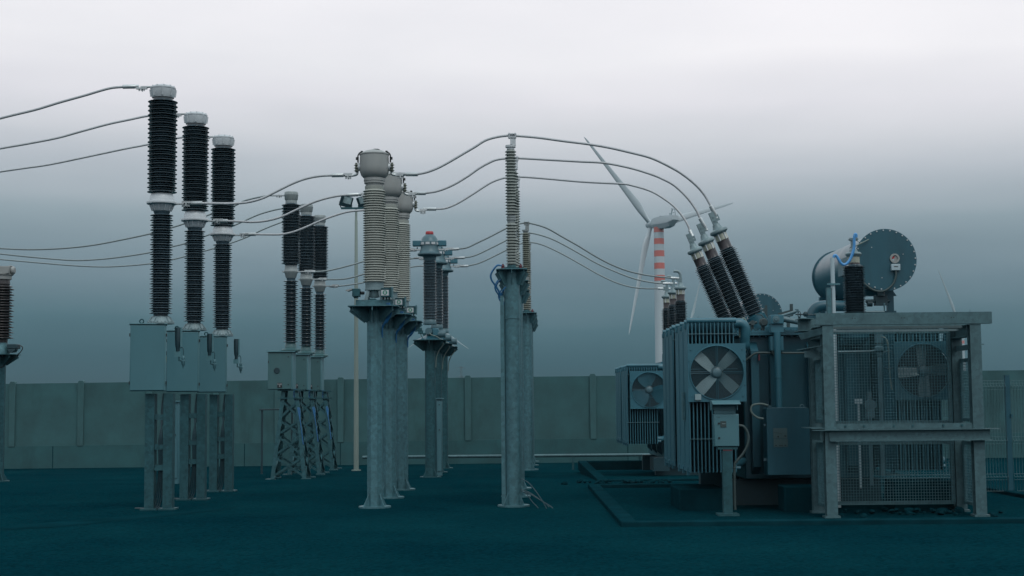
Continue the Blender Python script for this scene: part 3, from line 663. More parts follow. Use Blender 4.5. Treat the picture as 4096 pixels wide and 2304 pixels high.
# ------------------------------------------------------------------ voltage transformer cut by the left edge
def vt_left():
    Y = 34.2; x = W(6, 1250, Y).x; gzz = gz(x, Y)
    t = empty('voltage_transformer', 'brown ribbed voltage transformer with grey-green box head at the far left edge', 'instrument transformer', (x, Y, gzz))
    h = lambda py: Z(py, Y) - gzz
    zp = h(1418); pole_head(t, zp, .40, .127, h(1458), 'galv_dark')
    m = MB(); m.lathe([(.22, zp + .003), (.22, zp + .05), (.2, h(1396)), (.17, h(1376)), (.16, h(1371))], seg=24); m.build('base_flange', 'galv', t)
    m = MB(); m.lathe([(.155, h(1371)), (.155, h(1357))] + sheds(h(1356), h(1140), 20, .17, .29, .25) + [(.19, h(1137)), (.18, h(1119))], seg=26); m.build('insulator', 'porcelain_brown', t)
    m = MB(); m.lathe([(.22, h(1119)), (.225, h(1102)), (.26, h(1101)), (.26, h(1098))], seg=24); m.b2(-.24, .22, -.2, .2, h(1097), h(1067)); m.lathe([(0, 0), (.08, 0), (.1, .02), (.1, .06), (.07, .09), (0, .09)], (.22, 0, h(1082)), (1, 0, 0), 18); m.b2(.16, .24, -.05, .05, h(1066.5), h(1063)); m.build('head', 'head_grey', t, bevel=.01)
    m = MB(); m.b2(.22, .46, -.2, .05, h(1396), h(1378)); m.prism([(.22, -.2, h(1397)), (.43, -.2, h(1397)), (.38, -.2, h(1410)), (.26, -.2, h(1412))], (0, .2, 0)); m.build('junction_box', 'dark_steel', t, bevel=.012)
    m = MB(); m.tube(cat_rom([(.46, -.1, h(1384)), (.54, -.1, h(1386)), (.56, -.1, h(1395)), (.50, -.1, h(1412)), (.30, -.12, h(1440)), (.1, -.12, h(1466)), (-.05, -.13, h(1484)), (-.1, -.12, h(1560))]), .012, 6); m.build('cable', 'black', t)
at_col(30); vt_left()

# ------------------------------------------------------------------ conductors
def conductor(pts, ya, yb, label, group, sl0=None, sl1=None, r=.0205, m_='conductor', yf=None):
    n = len(pts); P = []
    for i, p in enumerate(pts):
        Yv = yf(p[0]) if yf else ya + (yb - ya) * (p[0] - pts[0][0]) / (pts[-1][0] - pts[0][0])
        P.append(W(p[0], p[1], Yv))
    C = cat_rom(P, 8); o = P[0]
    root = MB().tube([c - o for c in C], r, 10).build('conductor', m_); root.location = o
    tag(root, label, 'power cable', group)
    for sl, end in ((sl0, 0), (sl1, 1)):
        if not sl: continue
        q = W(sl[0], sl[1], (ya, yb)[end]) - o; e = (C[0] if end == 0 else C[-1]) - o
        d = (q - e).normalized(); Ls = (q - e).length
        m = MB(); m.lathe([(r * 1.02, -.03), (r * 1.65, -.02), (r * 1.65, Ls * .72), (r * 1.2, Ls * .78), (r * 1.2, Ls * .82), (r * 1.5, Ls * .84), (r * 1.5, Ls * .95), (r, Ls)], e, d, 14)
        m.build('sleeve', 'sleeve', root)
    return root
YA = [Y1, Y1 + DY, Y1 + 2 * DY]; YB = [Y2, Y2 + 2.2, Y2 + 4.4]
PH = ['nearest', 'middle', 'farthest']
GA = 'incoming cables of the near bay'
A = [[(-2600, 690), (-1500, 670), (-700, 595), (-140, 505), (-60, 489), (10, 471), (58, 459), (145, 438), (241, 409), (338, 382), (435, 354), (497, 347)],
     [(-2600, 760), (-1500, 750), (-700, 692), (-140, 619), (-60, 605), (10, 592), (120, 573), (232, 551), (330, 524), (435, 496), (520, 478), (589, 464), (660, 458)],
     [(-2600, 815), (-1500, 808), (-700, 765), (-140, 707), (-60, 696), (10, 685), (100, 672), (203, 657), (386, 619), (500, 595), (589, 578), (705, 553), (770, 545)]]
ends = [(556, 346), (705, 458), (808, 545)]
lbA = ['top incoming cable from the left edge to the tallest breaker cap', 'second incoming cable from the left, ending at the middle tall breaker cap', 'lowest of the three steep incoming cables, reaching the third tall breaker cap']
for k in range(3): conductor(A[k], YA[k], YA[k], lbA[k], GA, None, ends[k])
B = [[(802, 813), (860, 814), (932, 814), (995, 808), (1052, 792), (1097, 770), (1166, 736), (1222, 715), (1279, 704), (1333, 701)],
     [(905, 884), (960, 886), (1014, 888), (1071, 882), (1128, 866), (1185, 840), (1242, 814), (1298, 795), (1355, 783), (1393, 780)],
     [(1018, 937), (1071, 938), (1128, 937), (1173, 928), (1223, 909), (1280, 884), (1336, 863), (1393, 847), (1454, 841), (1462, 840)]]
b0 = [(752, 813), (858, 884), (970, 937)]; b1 = [(1388, 700), (1446, 777), (1500, 838)]
lbB = ['upper cable from the tallest breaker waist up to the nearest round grey tank head', 'middle cable from breaker waist to grey tank head, passing before the floodlight', 'lowest cable from the third breaker waist, crossing the rear breakers to the grey ribbed column']
for k in range(3): conductor(B[k], YA[k], YA[k], lbB[k], 'cables from breakers to current transformers in the near bay', b0[k], b1[k])
C_ = [[(1665, 697), (1706, 689), (1751, 672), (1795, 649), (1854, 614.5), (1899, 588), (1941, 562), (1983, 549), (2024, 543), (2059, 543), (2148, 550), (2252, 564), (2355, 577), (2438, 591), (2521, 610), (2604, 632), (2679, 667), (2731, 698), (2783, 740), (2817, 779), (2838, 814), (2845, 828)],
      [(1697, 773), (1751, 764), (1810, 741), (1869, 706.5), (1914, 675), (1949, 655), (1983, 640), (2024, 634), (2078, 633), (2190, 639), (2314, 646), (2418, 652), (2521, 672), (2604, 697), (2650, 716), (2697, 742), (2748, 790), (2783, 838), (2802, 877)],
      [(1739, 836), (1780, 833), (1825, 816), (1884, 781), (1949, 739), (1983, 722), (2020, 711), (2055, 708), (2099, 708), (2190, 715), (2314, 726), (2418, 732), (2480, 735), (2521, 740), (2604, 765), (2666, 802), (2702, 832), (2732, 868), (2750, 898), (2761, 925)]]
c0 = [(1609, 697), (1648, 773), (1692, 836)]; c1 = [(2869, 876), (2828, 924), (2776, 958)]
lbC = ['topmost long cable over the arresters, arching down to the right black bushing', 'middle long cable over the arresters to the centre slanted bushing', 'lowest long cable over the near arresters to the left slanted bushing']
YT = [23.4, 24.93, 26.46]
for k in range(3):
    conductor(C_[k], YA[k], YT[k], lbC[k], 'cables from current transformers to the slanted bushings', c0[k], c1[k], yf=lambda px, k=k: YA[k] + (YT[k] - YA[k]) * max(0, min(1, (px - 2080) / 740)))
D_ = [[(-2200, 700), (-1300, 830), (-600, 935), (-140, 980), (-60, 988), (10, 994), (121, 998), (241, 994), (362, 982), (483, 960), (604, 934), (691, 909), (739, 894), (840, 858), (938, 823), (976, 804), (1025, 791), (1071, 783), (1095, 782)],
      [(-2200, 720), (-1300, 835), (-600, 930), (-140, 992), (-60, 1005), (10, 1016), (145, 1030), (290, 1041), (386, 1038), (483, 1028), (604, 1009), (691, 986), (739, 974), (816, 946), (923, 907), (976, 884), (1033, 859), (1082, 844), (1124, 835), (1165, 832)],
      [(-2200, 760), (-1300, 880), (-600, 975), (-140, 1020), (-60, 1030), (10, 1038), (145, 1050), (290, 1062), (411, 1067), (507, 1063), (604, 1054), (691, 1038), (811, 1006), (915, 975), (991, 947), (1052, 918), (1124, 890), (1180, 877), (1225, 874)]]
lbD = ['top sagging cable, running behind the tall poles to the first rear breaker cap', 'middle sagging cable, running to the second rear breaker cap', 'lowest sagging cable, running to the third rear breaker cap']
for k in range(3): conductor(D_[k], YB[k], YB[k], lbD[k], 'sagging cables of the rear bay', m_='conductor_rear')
E_ = [[(1257, 1087), (1302, 1084), (1355, 1073), (1412, 1058), (1462, 1043), (1550, 1018), (1610, 1005), (1640, 1001)],
      [(1302, 1118), (1355, 1117.5), (1393, 1113), (1458, 1095.5), (1550, 1062), (1610, 1040), (1650, 1034), (1690, 1033)],
      [(1348, 1145), (1393, 1140), (1462, 1128), (1550, 1098), (1610, 1077), (1659, 1066), (1700, 1063), (1745, 1062)]]
e0 = [(1218, 1086), (1270, 1118), (1318, 1146)]; e1 = [(1668, 1000), (1720, 1033), (1775, 1062)]
lbE = ['upper thin cable from the first rear breaker waist to behind the grey ribbed columns', 'middle thin cable from the second rear breaker waist to behind the grey columns', 'lowest thin cable from the third rear breaker waist to behind the grey columns']
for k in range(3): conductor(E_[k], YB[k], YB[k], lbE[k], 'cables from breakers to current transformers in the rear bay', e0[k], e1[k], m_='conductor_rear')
F_ = [[(1831, 996), (1869, 990), (1914, 969), (1962, 946), (2024, 914), (2065, 898), (2103, 892), (2140, 897.5), (2190, 914), (2252, 949), (2314, 984), (2376, 1022), (2438, 1055), (2500, 1080), (2562, 1096), (2625, 1106), (2687, 1112)],
      [(1854, 1031), (1899, 1022), (1962, 993), (2024, 962), (2070, 940), (2113, 932), (2157, 939), (2211, 957.5), (2273, 989), (2335, 1024), (2397, 1058), (2480, 1094), (2542, 1116), (2604, 1129), (2655, 1134)],
      [(1869, 1064), (1914, 1053), (1962, 1032), (2024, 1001), (2075, 977), (2123, 970), (2165, 978), (2215, 999), (2273, 1029), (2335, 1064), (2397, 1099), (2459, 1128), (2521, 1147), (2583, 1154), (2635, 1154)]]
f0 = [(1797, 998), (1818, 1032), (1832, 1065)]; f1 = [(2727, 1114), (2708, 1134), (2682, 1155)]
lbF = ['cable sweeping from the foremost brownish arrester to the tallest small upright bushing', 'cable from the second brownish arrester sweeping to the middle small upright bushing', 'cable from the rearmost brownish arrester to the lowest small upright bushing']
YU = [34.9, 36.4, 37.9]
for k in range(3):
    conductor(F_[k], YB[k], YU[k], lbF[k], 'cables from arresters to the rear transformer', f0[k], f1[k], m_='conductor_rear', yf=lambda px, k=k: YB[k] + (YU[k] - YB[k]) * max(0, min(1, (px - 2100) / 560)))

# ------------------------------------------------------------------ transformers
def fan(parent, c, r, nb, wide, a0=47):
    c = Vector(c); fr = r * 1.035
    m = MB()  # square cowl with a round hole
    seg = 40; vs = []; fs = []
    for k in range(seg):
        a = 2 * math.pi * k / seg; ca, sa_ = math.cos(a), math.sin(a); q = fr * 1.04 / max(abs(ca), abs(sa_))
        for rr in (r, q):
            for yy in (0, .05): vs.append((rr * ca, yy, rr * sa_))
    for k in range(seg):
        j = (k + 1) % seg; a, b = 4 * k, 4 * j
        fs += [(a, b, b + 2, a + 2), (a + 1, a + 3, b + 3, b + 1), (a, a + 1, b + 1, b), (a + 2, b + 2, b + 3, a + 3)]
    m.add([c + Vector(v) for v in vs], fs)
    m.lathe([(r + .004, -.014), (r + .004, .0)], c, (0, 1, 0), 40) if False else m.torus(c + Vector((0, -.008, 0)), (0, 1, 0), r, .010, 40, 6)
    for sx in (-1, 1):
        for sz in (-.86, -.45, .45, .86): m.cyl(c + Vector((sx * r * .95, 0, sz * r * 1.0)) if abs(sz) > .8 else c + Vector((sx * r * 1.02, 0, sz * r)), (c + Vector((sx * r * .95, -.012, sz * r)) if abs(sz) > .8 else c + Vector((sx * r * 1.02, -.012, sz * r))), .012, seg=8)
    fb = m.build('fan', 'trafo_light', parent)
    for k in range(nb):
        a = 2 * math.pi * k / nb + (R(a0) if nb == 4 and not wide else R(100))
        d = Vector((math.cos(a), 0, math.sin(a))); n = Vector((-d.z, 0, d.x)); m = MB()
        w0, w1 = (r * .16, r * .20) if not wide else (r * .18, r * .52)
        prs = []
        for i in range(7):
            f = .16 + .80 * i / 6; ww = w0 + (w1 - w0) * math.sin(min(1, i / 4) * math.pi / 2); tw = .035 * (1 - .5 * i / 6)
            if wide: ww *= (1 if i < 6 else .7)
            prs.append([c + d * (r * f) + n * ww + Vector((0, .055 - tw, 0)), c + d * (r * f) - n * ww + Vector((0, .055 + tw, 0))])
        vs = [p for q in prs for p in q]; vs2 = [p + Vector((0, .008, 0)) for p in vs]; k_ = len(vs)
        fs = []
        for i in range(6): fs += [(2 * i, 2 * i + 1, 2 * i + 3, 2 * i + 2), (k_ + 2 * i, k_ + 2 * i + 2, k_ + 2 * i + 3, k_ + 2 * i + 1), (2 * i, 2 * i + 2, k_ + 2 * i + 2, k_ + 2 * i), (2 * i + 1, k_ + 2 * i + 1, k_ + 2 * i + 3, 2 * i + 3)]
        fs += [(2 * 6, 2 * 6 + 1, k_ + 13, k_ + 12), (0, k_, k_ + 1, 1)]
        m.add(vs + vs2, fs); m.build('blade', 'fan_blade' if not wide else 'trafo_light', fb)
    m = MB(); m.lathe([(r * .995, .08), (r * .995, .086), (0, .086)], c, (0, 1, 0), 36); m.build('shade_disc', 'black', fb)  # added black disc, stands in for the dark behind the blades
    m = MB(); m.lathe([(r * .985, .052), (r * .985, .062), (0, .062)], c, (0, 1, 0), 36) if False else m.lathe([(r * .24, .08), (r * .22, .03), (r * .17, .02), (r * .165, -.005), (r * .14, -.012), (0, -.014)], c, (0, 1, 0), 24); m.build('hub', 'blue_grey', fb)
    m = MB()
    for k in range(20): m.torus(c + Vector((0, -.012, 0)), (0, 1, 0), r * (.24 + .74 * k / 19), .0022, 32, 4)
    for a in (0, 90, 180, 270):
        d = Vector((math.cos(R(a)), 0, math.sin(R(a)))); n = Vector((-d.z, 0, d.x)) * .011
        for s in (-1, 1): m.tube([c + d * r * .22 + n * s + Vector((0, -.018, 0)), c + d * r * 1.0 + n * s + Vector((0, -.018, 0))], .004, 5)
    m.build('guard', 'trafo', fb)
    return fb

def radiator(parent, x0, blocks, z0, z1, right_elbow=True):
    out_ = []
    for (ya, yb) in blocks:
        m = MB(); nf = 13; p = .0565; nseg = 3; L_ = (yb - ya) / nseg
        for i in range(nf):
            for s in range(nseg):
                y0 = ya + s * L_ + .012; y1 = ya + (s + 1) * L_ - .012
                xx = x0 + i * p
                m.b2(xx, xx + .016, y0, y1, z0, z1 - .05)
                m.b2(xx - .005, xx - .0005, y0 + .06, y1 - .06, z0 + .12, z1 - .16) if i == 0 else None
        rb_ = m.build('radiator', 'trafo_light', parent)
        m = MB()
        for s in range(nseg):
            yc = ya + (s + .5) * L_
            m.cyl((x0 - .02, yc, z1 - .025), (x0 + nf * p + .06, yc, z1 - .025), .034, seg=14); m.cyl((x0 - .01, yc, z0 + .05), (x0 + nf * p + .06, yc, z0 + .05), .03, seg=12)
            m.b2(x0 - .03, x0 + .02, yc - .05, yc + .05, z1 - .13, z1 - .055); m.b2(x0 - .02, x0 + .03, yc - .03, yc + .03, z0 - .05, z0 + .02)
        m.cyl((x0 - .01, ya + .05, z1 - .015), (x0 + nf * p, ya + .05, z1 - .015), .04, seg=14)
        m.each('header', 'trafo_light', rb_)
        m = MB()
        for zz in (z1 - .22, z1 - .75, z0 + .5): m.tube([(x0 - .012, ya - .004, zz), (x0 + nf * p, ya - .004, zz)], .006, 5)
        m.each('tie_rod', 'blue_grey', rb_)
        out_.append(rb_)
    return out_

def bushing(parent, p, ax, name='bushing', s=1.0):
    p = Vector(p); ax = Vector(ax).normalized()
    m = MB(); m.lathe([(.24, -.06), (.24, .0), (.17, .01), (.16, .30), (.13, .33)], p, ax, 24); bolts(m, p, ax, .21, 12, .014, .025); root = m.build(name, 'trafo', parent)
    m = MB(); m.lathe([(.10, .33)] + sheds(.35, 1.50, 36, .102, .170, .152) + [(.13, 1.51), (.11, 1.52)], p, ax, 26); m.build('insulator', 'porcelain', root)
    m = MB(); m.lathe([(.108, 1.515), (.105, 1.52), (.105, 1.665), (.112, 1.67)], p, ax, 24); m.build('oil_band', 'brown_band', root)
    m = MB(); m.lathe([(.098, 1.67), (.098, 1.775)], p, ax, 24); m.build('glass_band', 'glass_band', root)
    m = MB()
    u = ax.cross(Vector((0, 1, 0))).normalized(); v_ = ax.cross(u)
    for k in range(6):
        a = 2 * math.pi * k / 6; q = p + u * (.102 * math.cos(a)) + v_ * (.102 * math.sin(a)); m.cyl(q + ax * 1.665, q + ax * 1.78, .012, seg=6)
    m.each('tie_bolt', 'cast_alu', root)
    m = MB(); m.lathe([(.10, 1.775), (.125, 1.79), (.152, 1.81), (.156, 1.83), (.145, 1.855), (.09, 1.875), (.075, 1.9), (.06, 1.955), (.025, 1.97)], p, ax, 26); m.build('cap', 'cast_grey', root)
    return root, p, ax, u, v_

def transformer(oy, rear):
    zg = gz(4.5, 24 + oy)
    if rear: lb = 'rear slate blue transformer, only its finned radiator, round conservator and upright bushings showing'
    else: lb = 'large slate blue power transformer with finned radiators, fans and slanted black bushings'
    t = empty('power_transformer', lb, 'transformer', (4.5, 24 + oy, zg)); O = Vector((4.5, 24.0, 0))
    class M2(MB):
        pass
    def bld(m, name, mt, parent=t, bevel=0, sep=False):
        m.v = [(v[0] - O.x, v[1] - O.y, v[2]) for v in m.v]
        return (m.each if sep else m.build)(name, mt, parent, bevel)
    # tank with stiffeners
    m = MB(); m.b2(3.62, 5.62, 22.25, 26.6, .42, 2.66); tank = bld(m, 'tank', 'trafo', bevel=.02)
    m = MB()
    for xx, ww in ((3.72, .12), (4.02, .15), (4.62, .24), (5.2, .2)):
        m.prism([(xx, 22.249, .5), (xx, 22.249, 2.56), (xx, 22.07, 2.42), (xx, 22.07, .62)], (ww, 0, 0))
    for yy in (23.2, 24.4, 25.6):
        for xx, s in ((3.619, -1),): m.prism([(xx, yy, .5), (xx, yy, 2.56), (xx - .12, yy, 2.42), (xx - .12, yy, .62)], (0, .14, 0))
    bld(m, 'stiffener', 'trafo', tank, sep=True)
    m = MB(); m.b2(3.52, 5.72, 22.12, 26.7, 2.665, 2.70); m.b2(3.52, 5.72, 22.12, 26.7, 2.703, 2.74)
    for k in range(22): m.cyl((3.58 + .1 * k, 22.17, 2.64), (3.58 + .1 * k, 22.17, 2.765), .015, seg=6)
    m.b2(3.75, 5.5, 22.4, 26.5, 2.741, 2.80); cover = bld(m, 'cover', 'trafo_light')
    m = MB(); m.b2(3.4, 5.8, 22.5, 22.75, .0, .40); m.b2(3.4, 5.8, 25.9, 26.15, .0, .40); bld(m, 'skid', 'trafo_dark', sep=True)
    # radiators with fans
    zt, zb = (2.875, .58) if not rear else (2.47 - zg, .64 - zg)
    for x0 in ((2.645, 5.745) if not rear else (2.645,)):
        rds = []
        o_ = O
        sv = len(COL.objects)
        r_ = radiator(t, x0 - O.x, [(21.28 - O.y, 22.98 - O.y), (23.3 - O.y, 24.95 - O.y)], zb, zt)
        m = MB()
        xe = x0 + .72
        m.tube(cat_rom([(xe + .02, 21.55, zt - .05), (xe + .12, 21.55, zt - .05), (xe + .19, 21.56, zt - .12), (xe + .19, 21.6, zt - .3), (xe + .19, 21.7, zt - .42), (xe + .23, 22.3, zt - .44)], 6), .075, 12)
        m.tube(cat_rom([(xe + .02, 22.0, zb + .1), (xe + .14, 22.05, zb + .1), (xe + .24, 22.3, zb + .12)], 6), .06, 12)
        bld(m, 'oil_pipe', 'trafo_light', sep=True)
        if not rear:
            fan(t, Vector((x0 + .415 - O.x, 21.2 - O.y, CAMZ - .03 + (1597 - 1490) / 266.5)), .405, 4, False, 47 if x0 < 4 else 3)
        else:
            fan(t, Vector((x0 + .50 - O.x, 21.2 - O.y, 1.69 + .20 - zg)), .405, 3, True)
    # HV bushings
    for k in range(3):
        yy = (23.4, 24.93, 26.46)[k] if not rear else (23.4, 24.9, 26.4)[k]
        m = MB()
        if not rear:
            cap = Vector((3.455, yy, 4.46)); ax = Vector((-math.sin(R(22.3)), 0, math.cos(R(22.3)))); p = cap - ax * 1.83
        else:
            cap = Vector((4.17, yy, 4.41 - zg)); ax = Vector((0, 0, 1)); p = cap - ax * 1.83
        rt, p_, ax_, u, v_ = bushing(t, p - O, ax)
        m = MB()
        if not rear:
            q = p_; m.lathe([(.2, -.62), (.2, -.055)], q, ax_, 22); m.build('turret', 'trafo', rt)
            m = MB(); m.bar(q + ax_ * 1.965, q + ax_ * 2.17, .085, .06, (0, 1, 0)); m.bar(q + ax_ * 2.0 - u * .07, q + ax_ * 2.1 - u * .07, .05, .05, (0, 1, 0))
            for a_ in (2.015, 2.085): m.cyl(q + ax_ * a_ - Vector((0, .045, 0)), q + ax_ * a_ + Vector((0, .045, 0)), .013, seg=8)
            m.build('terminal', 'cast_grey', rt)
        else:
            q = p_; m.lathe([(.2, -.4), (.2, -.055)], q, ax_, 22); m.build('turret', 'trafo', rt)
            m = MB(); m.bar(q + ax_ * 1.965, q + ax_ * 2.09, .085, .06, (0, 1, 0)); m.tube(cat_rom([q + ax_ * 2.05, q + ax_ * 2.18, q + ax_ * 2.245 + Vector((-.06, 0, 0)), q + ax_ * 2.25 + Vector((-.16, 0, 0))]), .035, 8)
            m.bar(q + Vector((-.07, 0, 2.0)), q + Vector((-.07, 0, 2.1)), .05, .05, (0, 1, 0)); m.build('terminal', 'cast_grey', rt)
    # conservator drum
    cx, cz = 6.06, 3.90; ya, yb = 22.8, 26.1
    m = MB(); m.lathe([(.0, .0), (.505, .0), (.505, .022), (.475, .024), (.47, yb - ya - .02), (.50, yb - ya - .018), (.50, yb - ya), (0, yb - ya)], (cx, ya, cz), (0, 1, 0), 56); dr = bld(m, 'conservator', 'trafo')
    m = MB(); bolts(m, (cx, ya, cz), (0, -1, 0), .482, 28, .012, .014, .05); bolts(m, (cx, ya, cz), (0, -1, 0), .30, 3, .008, .01, .3); bld(m, 'bolt', 'sleeve', dr, sep=True)
    m = MB()
    for yy in (23.3, 25.6):
        for s in (-.42, .2): m.b2(cx + s - .05, cx + s + .05, yy, yy + .1, 2.80, cz - .40); 
        m.b2(cx - .5, cx + .28, yy - .02, yy + .12, 3.02, 3.10); m.prism([(cx - .45, yy, cz - .55), (cx + .3, yy, cz - .55), (cx + .22, yy, cz - .44), (cx - .3, yy, cz - .44)], (0, .1, 0))
    m.b2(cx - 1.0, cx + .3, 23.25, 25.7, 2.795, 2.90) if rear else m.b2(5.4, cx + .28, 23.25, 25.7, 2.81, 2.90)
    bld(m, 'conservator_stand', 'trafo', dr)
    if not rear:
        m = MB(); gx, gzz = 6.06 + .145, 3.90 + .02; m.lathe([(.05, .03), (.052, .03), (.078, .03), (.078, .0)][::-1] + [(.05, .031), (.05, .012), (0, .012)], (gx, ya, gzz), (0, -1, 0), 26); gau = bld(m, 'level_gauge', 'head_grey', dr)
        m = MB()
        def wedge(a0, a1, r_):
            pts = [Vector((gx, ya - .014, gzz))] + [Vector((gx + r_ * math.cos(R(a)), ya - .014, gzz + r_ * math.sin(R(a)))) for a in range(a0, a1 + 1, 10)]
            m.prism(pts, (0, -.001, 0))
        wedge(100, 190, .042); bld(m, 'red_zone', 'red', gau)
        m = MB(); wedge(200, 250, .046); bld(m, 'white_zone', 'plastic_white', gau)
        m = MB(); m.b2(gx - .07, gx + .075, ya - .07, ya - .002, gzz - .20, gzz - .095); jb = bld(m, 'junction_box', 'plastic_white', dr, bevel=.008)
        m = MB(); m.b2(gx - .03, gx + .035, ya - .073, ya - .071, gzz - .143, gzz - .132); bld(m, 'maker_strip', 'black', jb)
        m = MB(); m.tube(cat_rom([(gx + .005, ya - .04, gzz - .2), (gx + .0, ya - .05, gzz - .30), (gx - .06, ya - .06, gzz - .43), (gx - .2, ya - .07, gzz - .53), (gx - .36, ya - .06, gzz - .52), (gx - .52, ya - .04, gzz - .40), (gx - .58, ya, gzz - .3)]), .018, 8); bld(m, 'cable', 'hose_dark', dr)
        m = MB(); m.tube([(cx - .27, ya - .03, cz + .33), (cx - .52, ya - .12, cz + .21)], .012, 6); m.tube([(cx - .42, ya - .05, cz + .28), (cx - .50, ya - .02, cz + .33), (cx - .55, ya + .1, cz + .2)], .006, 6); bld(m, 'handle', 'hose', dr)
        m = MB(); m.b2(cx - .52, cx - .42, 23.0, 23.9, cz - .18, cz + .1); bld(m, 'rating_plate', 'blue_grey', dr)
        # breather pipework under the drum
        m = MB(); m.b2(cx - .15, cx + .04, 22.9, 23.05, cz - .73, cz - .56); m.cyl((cx - .3, 22.95, cz - .66), (cx + .08, 22.95, cz - .66), .03, seg=10); m.cyl((cx - .28, 22.95, cz - .7), (cx - .2, 22.95, cz - .7), .05, seg=10); m.cyl((cx - .06, 22.9, cz - .58), (cx - .06, 22.9, cz - .5), .06, seg=12); bld(m, 'valve', 'dark_steel', dr)
        m = MB(); m.tube([(cx - .45, 22.85, 3.06 - .0), (cx - .03, 22.85, 3.06), (cx - .03, 22.85, cz - .7)], .018, 8); bld(m, 'breather_pipe', 'blue_grey', dr)
        m = MB(); m.tube(cat_rom([(4.86, 22.9, 2.78), (4.86, 22.9, 2.98), (4.90, 22.9, 3.10), (5.0, 22.9, 3.16), (5.2, 22.9, 3.165), (5.6, 23.0, 3.165)], 6), .088, 14); bld(m, 'oil_pipe', 'trafo')
        # neutral bushing
        nb = empty  # noqa
        at_col(3416); Yn = 21.95; nx_ = W(3416, 1100, Yn).x; zi0, zi1 = Z(1250, Yn), Z(1062, Yn)
        m = MB(); m.lathe([(.15, 2.64), (.15, zi0 - .03)], (nx_, Yn + .5, 0), seg=20) ; m.lathe([(.12, 2.5), (.2, 2.6), (.2, zi0 - .03), (.14, zi0)], (nx_, Yn, 0), seg=22); m.b2(nx_ - .2, nx_ + .2, Yn, Yn + .3, 2.5, 2.66); rt = bld(m, 'neutral_bushing', 'trafo')
        m = MB(); m.lathe([(.13, zi0)] + sheds(zi0, zi1, 38, .128, .176, .158) + [(.10, zi1 + .012)], (nx_, Yn, 0), seg=28); bld(m, 'insulator', 'porcelain', rt)
        m = MB(); m.lathe([(.10, zi1 + .01), (.095, zi1 + .04)], (nx_, Yn, 0), seg=24); bld(m, 'oil_band', 'brown_band', rt)
        m = MB(); m.lathe([(.095, zi1 + .04), (.095, zi1 + .13)], (nx_, Yn, 0), seg=24); bld(m, 'glass_band', 'glass_band', rt)
        m = MB(); zc = zi1 + .13; m.lathe([(.095, zc), (.11, zc + .02), (.126, zc + .04), (.126, zc + .055), (.105, zc + .075), (.07, zc + .08), (.06, zc + .12), (.03, zc + .14), (.02, zc + .15)], (nx_, Yn, 0), seg=24)
        m.b2(nx_ - .035, nx_ + .005, Yn - .02, Yn + .02, zc + .14, zc + .30); m.b2(nx_ - .055, nx_ + .07, Yn - .03, Yn + .03, zc + .26, zc + .30); m.cyl((nx_ - .05, Yn - .05, zc + .28), (nx_ - .05, Yn + .05, zc + .28), .014, seg=8); m.cyl((nx_ + .06, Yn - .05, zc + .28), (nx_ + .06, Yn + .05, zc + .28), .014, seg=8); bld(m, 'cap', 'cast_grey', rt)
        pts = [(3424, 950), (3425, 940), (3421, 937), (3417, 948), (3416, 990), (3408, 1020), (3396, 1045), (3381, 1058), (3367, 1055), (3356, 1040), (3346, 1024), (3338, 1022), (3334, 1031)]
        m = MB(); m.tube(cat_rom([W(px, py, Yn - .16 - (.0 if i < 5 else (.0))) for i, (px, py) in enumerate(pts)], 5), .022, 8); bld(m, 'earth_cable', 'blue_cable_bright', rt)
        at_col(3150)
        m = MB(); Ym = 21.95; x0, x1 = X(3080, 1300, Ym), X(3131, 1300, Ym); z0, z1 = Z(1296, Ym), Z(1260, Ym)
        m.b2(x0, x1, Ym - .1, Ym + .15, z0, z1); mb_ = bld(m, 'gear_box', 'trafo_light', bevel=.008)
        m = MB(); m.lathe([(.055, 0), (.055, .012), (.03, .014), (.025, .03), (0, .03)], ((x0 + x1) / 2 - .02, Ym - .1, (z0 + z1) / 2), (0, -1, 0), 22); bld(m, 'shaft_cover', 'blue_grey', mb_)
        m = MB(); xm = (x0 + x1) / 2; m.b2(xm - .09, xm + .1, Ym - .06, Ym + .12, z0 - .13, z0 - .001); m.b2(xm - .10, xm + .10, Ym - .02, Ym + .14, 2.42, 2.64); m.cyl((xm, Ym - .05, .9), (xm, Ym - .05, z0 - .13), .052, seg=16); m.torus((xm, Ym - .05, 2.0), (0, 0, 1), .055, .008, 20, 5); bld(m, 'drive_shaft', 'trafo_light')
        m = MB(); m.cyl((x1, Ym + .02, z1 - .06), (X(3210, 1290, Ym), Ym + .02, z1 - .12), .045, seg=14); m.cyl((x1 - .03, Ym + .2, z1 - .02), (X(3213, 1236, Ym), Ym + .5, Z(1237, Ym)), .022, seg=10); m.cyl((x1 + .05, Ym + .25, z1 - .04), (X(3205, 1243, Ym), Ym + .5, Z(1243, Ym)), .018, seg=10)
        m.lathe([(0, 0), (.03, 0), (.03, .04), (0, .04)], (X(3213, 1236, Ym), Ym + .5, Z(1240, Ym)), seg=10); bld(m, 'linkage', 'blue_grey')
        m = MB(); Yv = 22.3; q = W(3052, 1290, Yv); m.lathe([(.0, .0), (.05, .0), (.055, .02), (.07, .03), (.07, .05), (.05, .06), (.05, .1), (0, .1)], q, (0, -1, 0), 20); m.cyl(q + Vector((0, .02, -.15)), q + Vector((0, .02, .0)), .03, seg=10); q2 = W(3008, 1292, Yv); m.lathe([(0, 0), (.035, 0), (.04, .08), (0, .08)], q2, (0, -1, 0), 14); m.cyl(q2 + Vector((-.07, 0, -.02)), q2 + Vector((.08, 0, .01)), .02, seg=8); m.tube(cat_rom([q + Vector((.03, 0, .05)), q + Vector((-.03, 0, .12)), q + Vector((-.12, 0, .125))]), .009, 6)
        m.cyl(q2 + Vector((0, 0, -.2)), q2, .025, seg=8); bld(m, 'valve', 'rust')
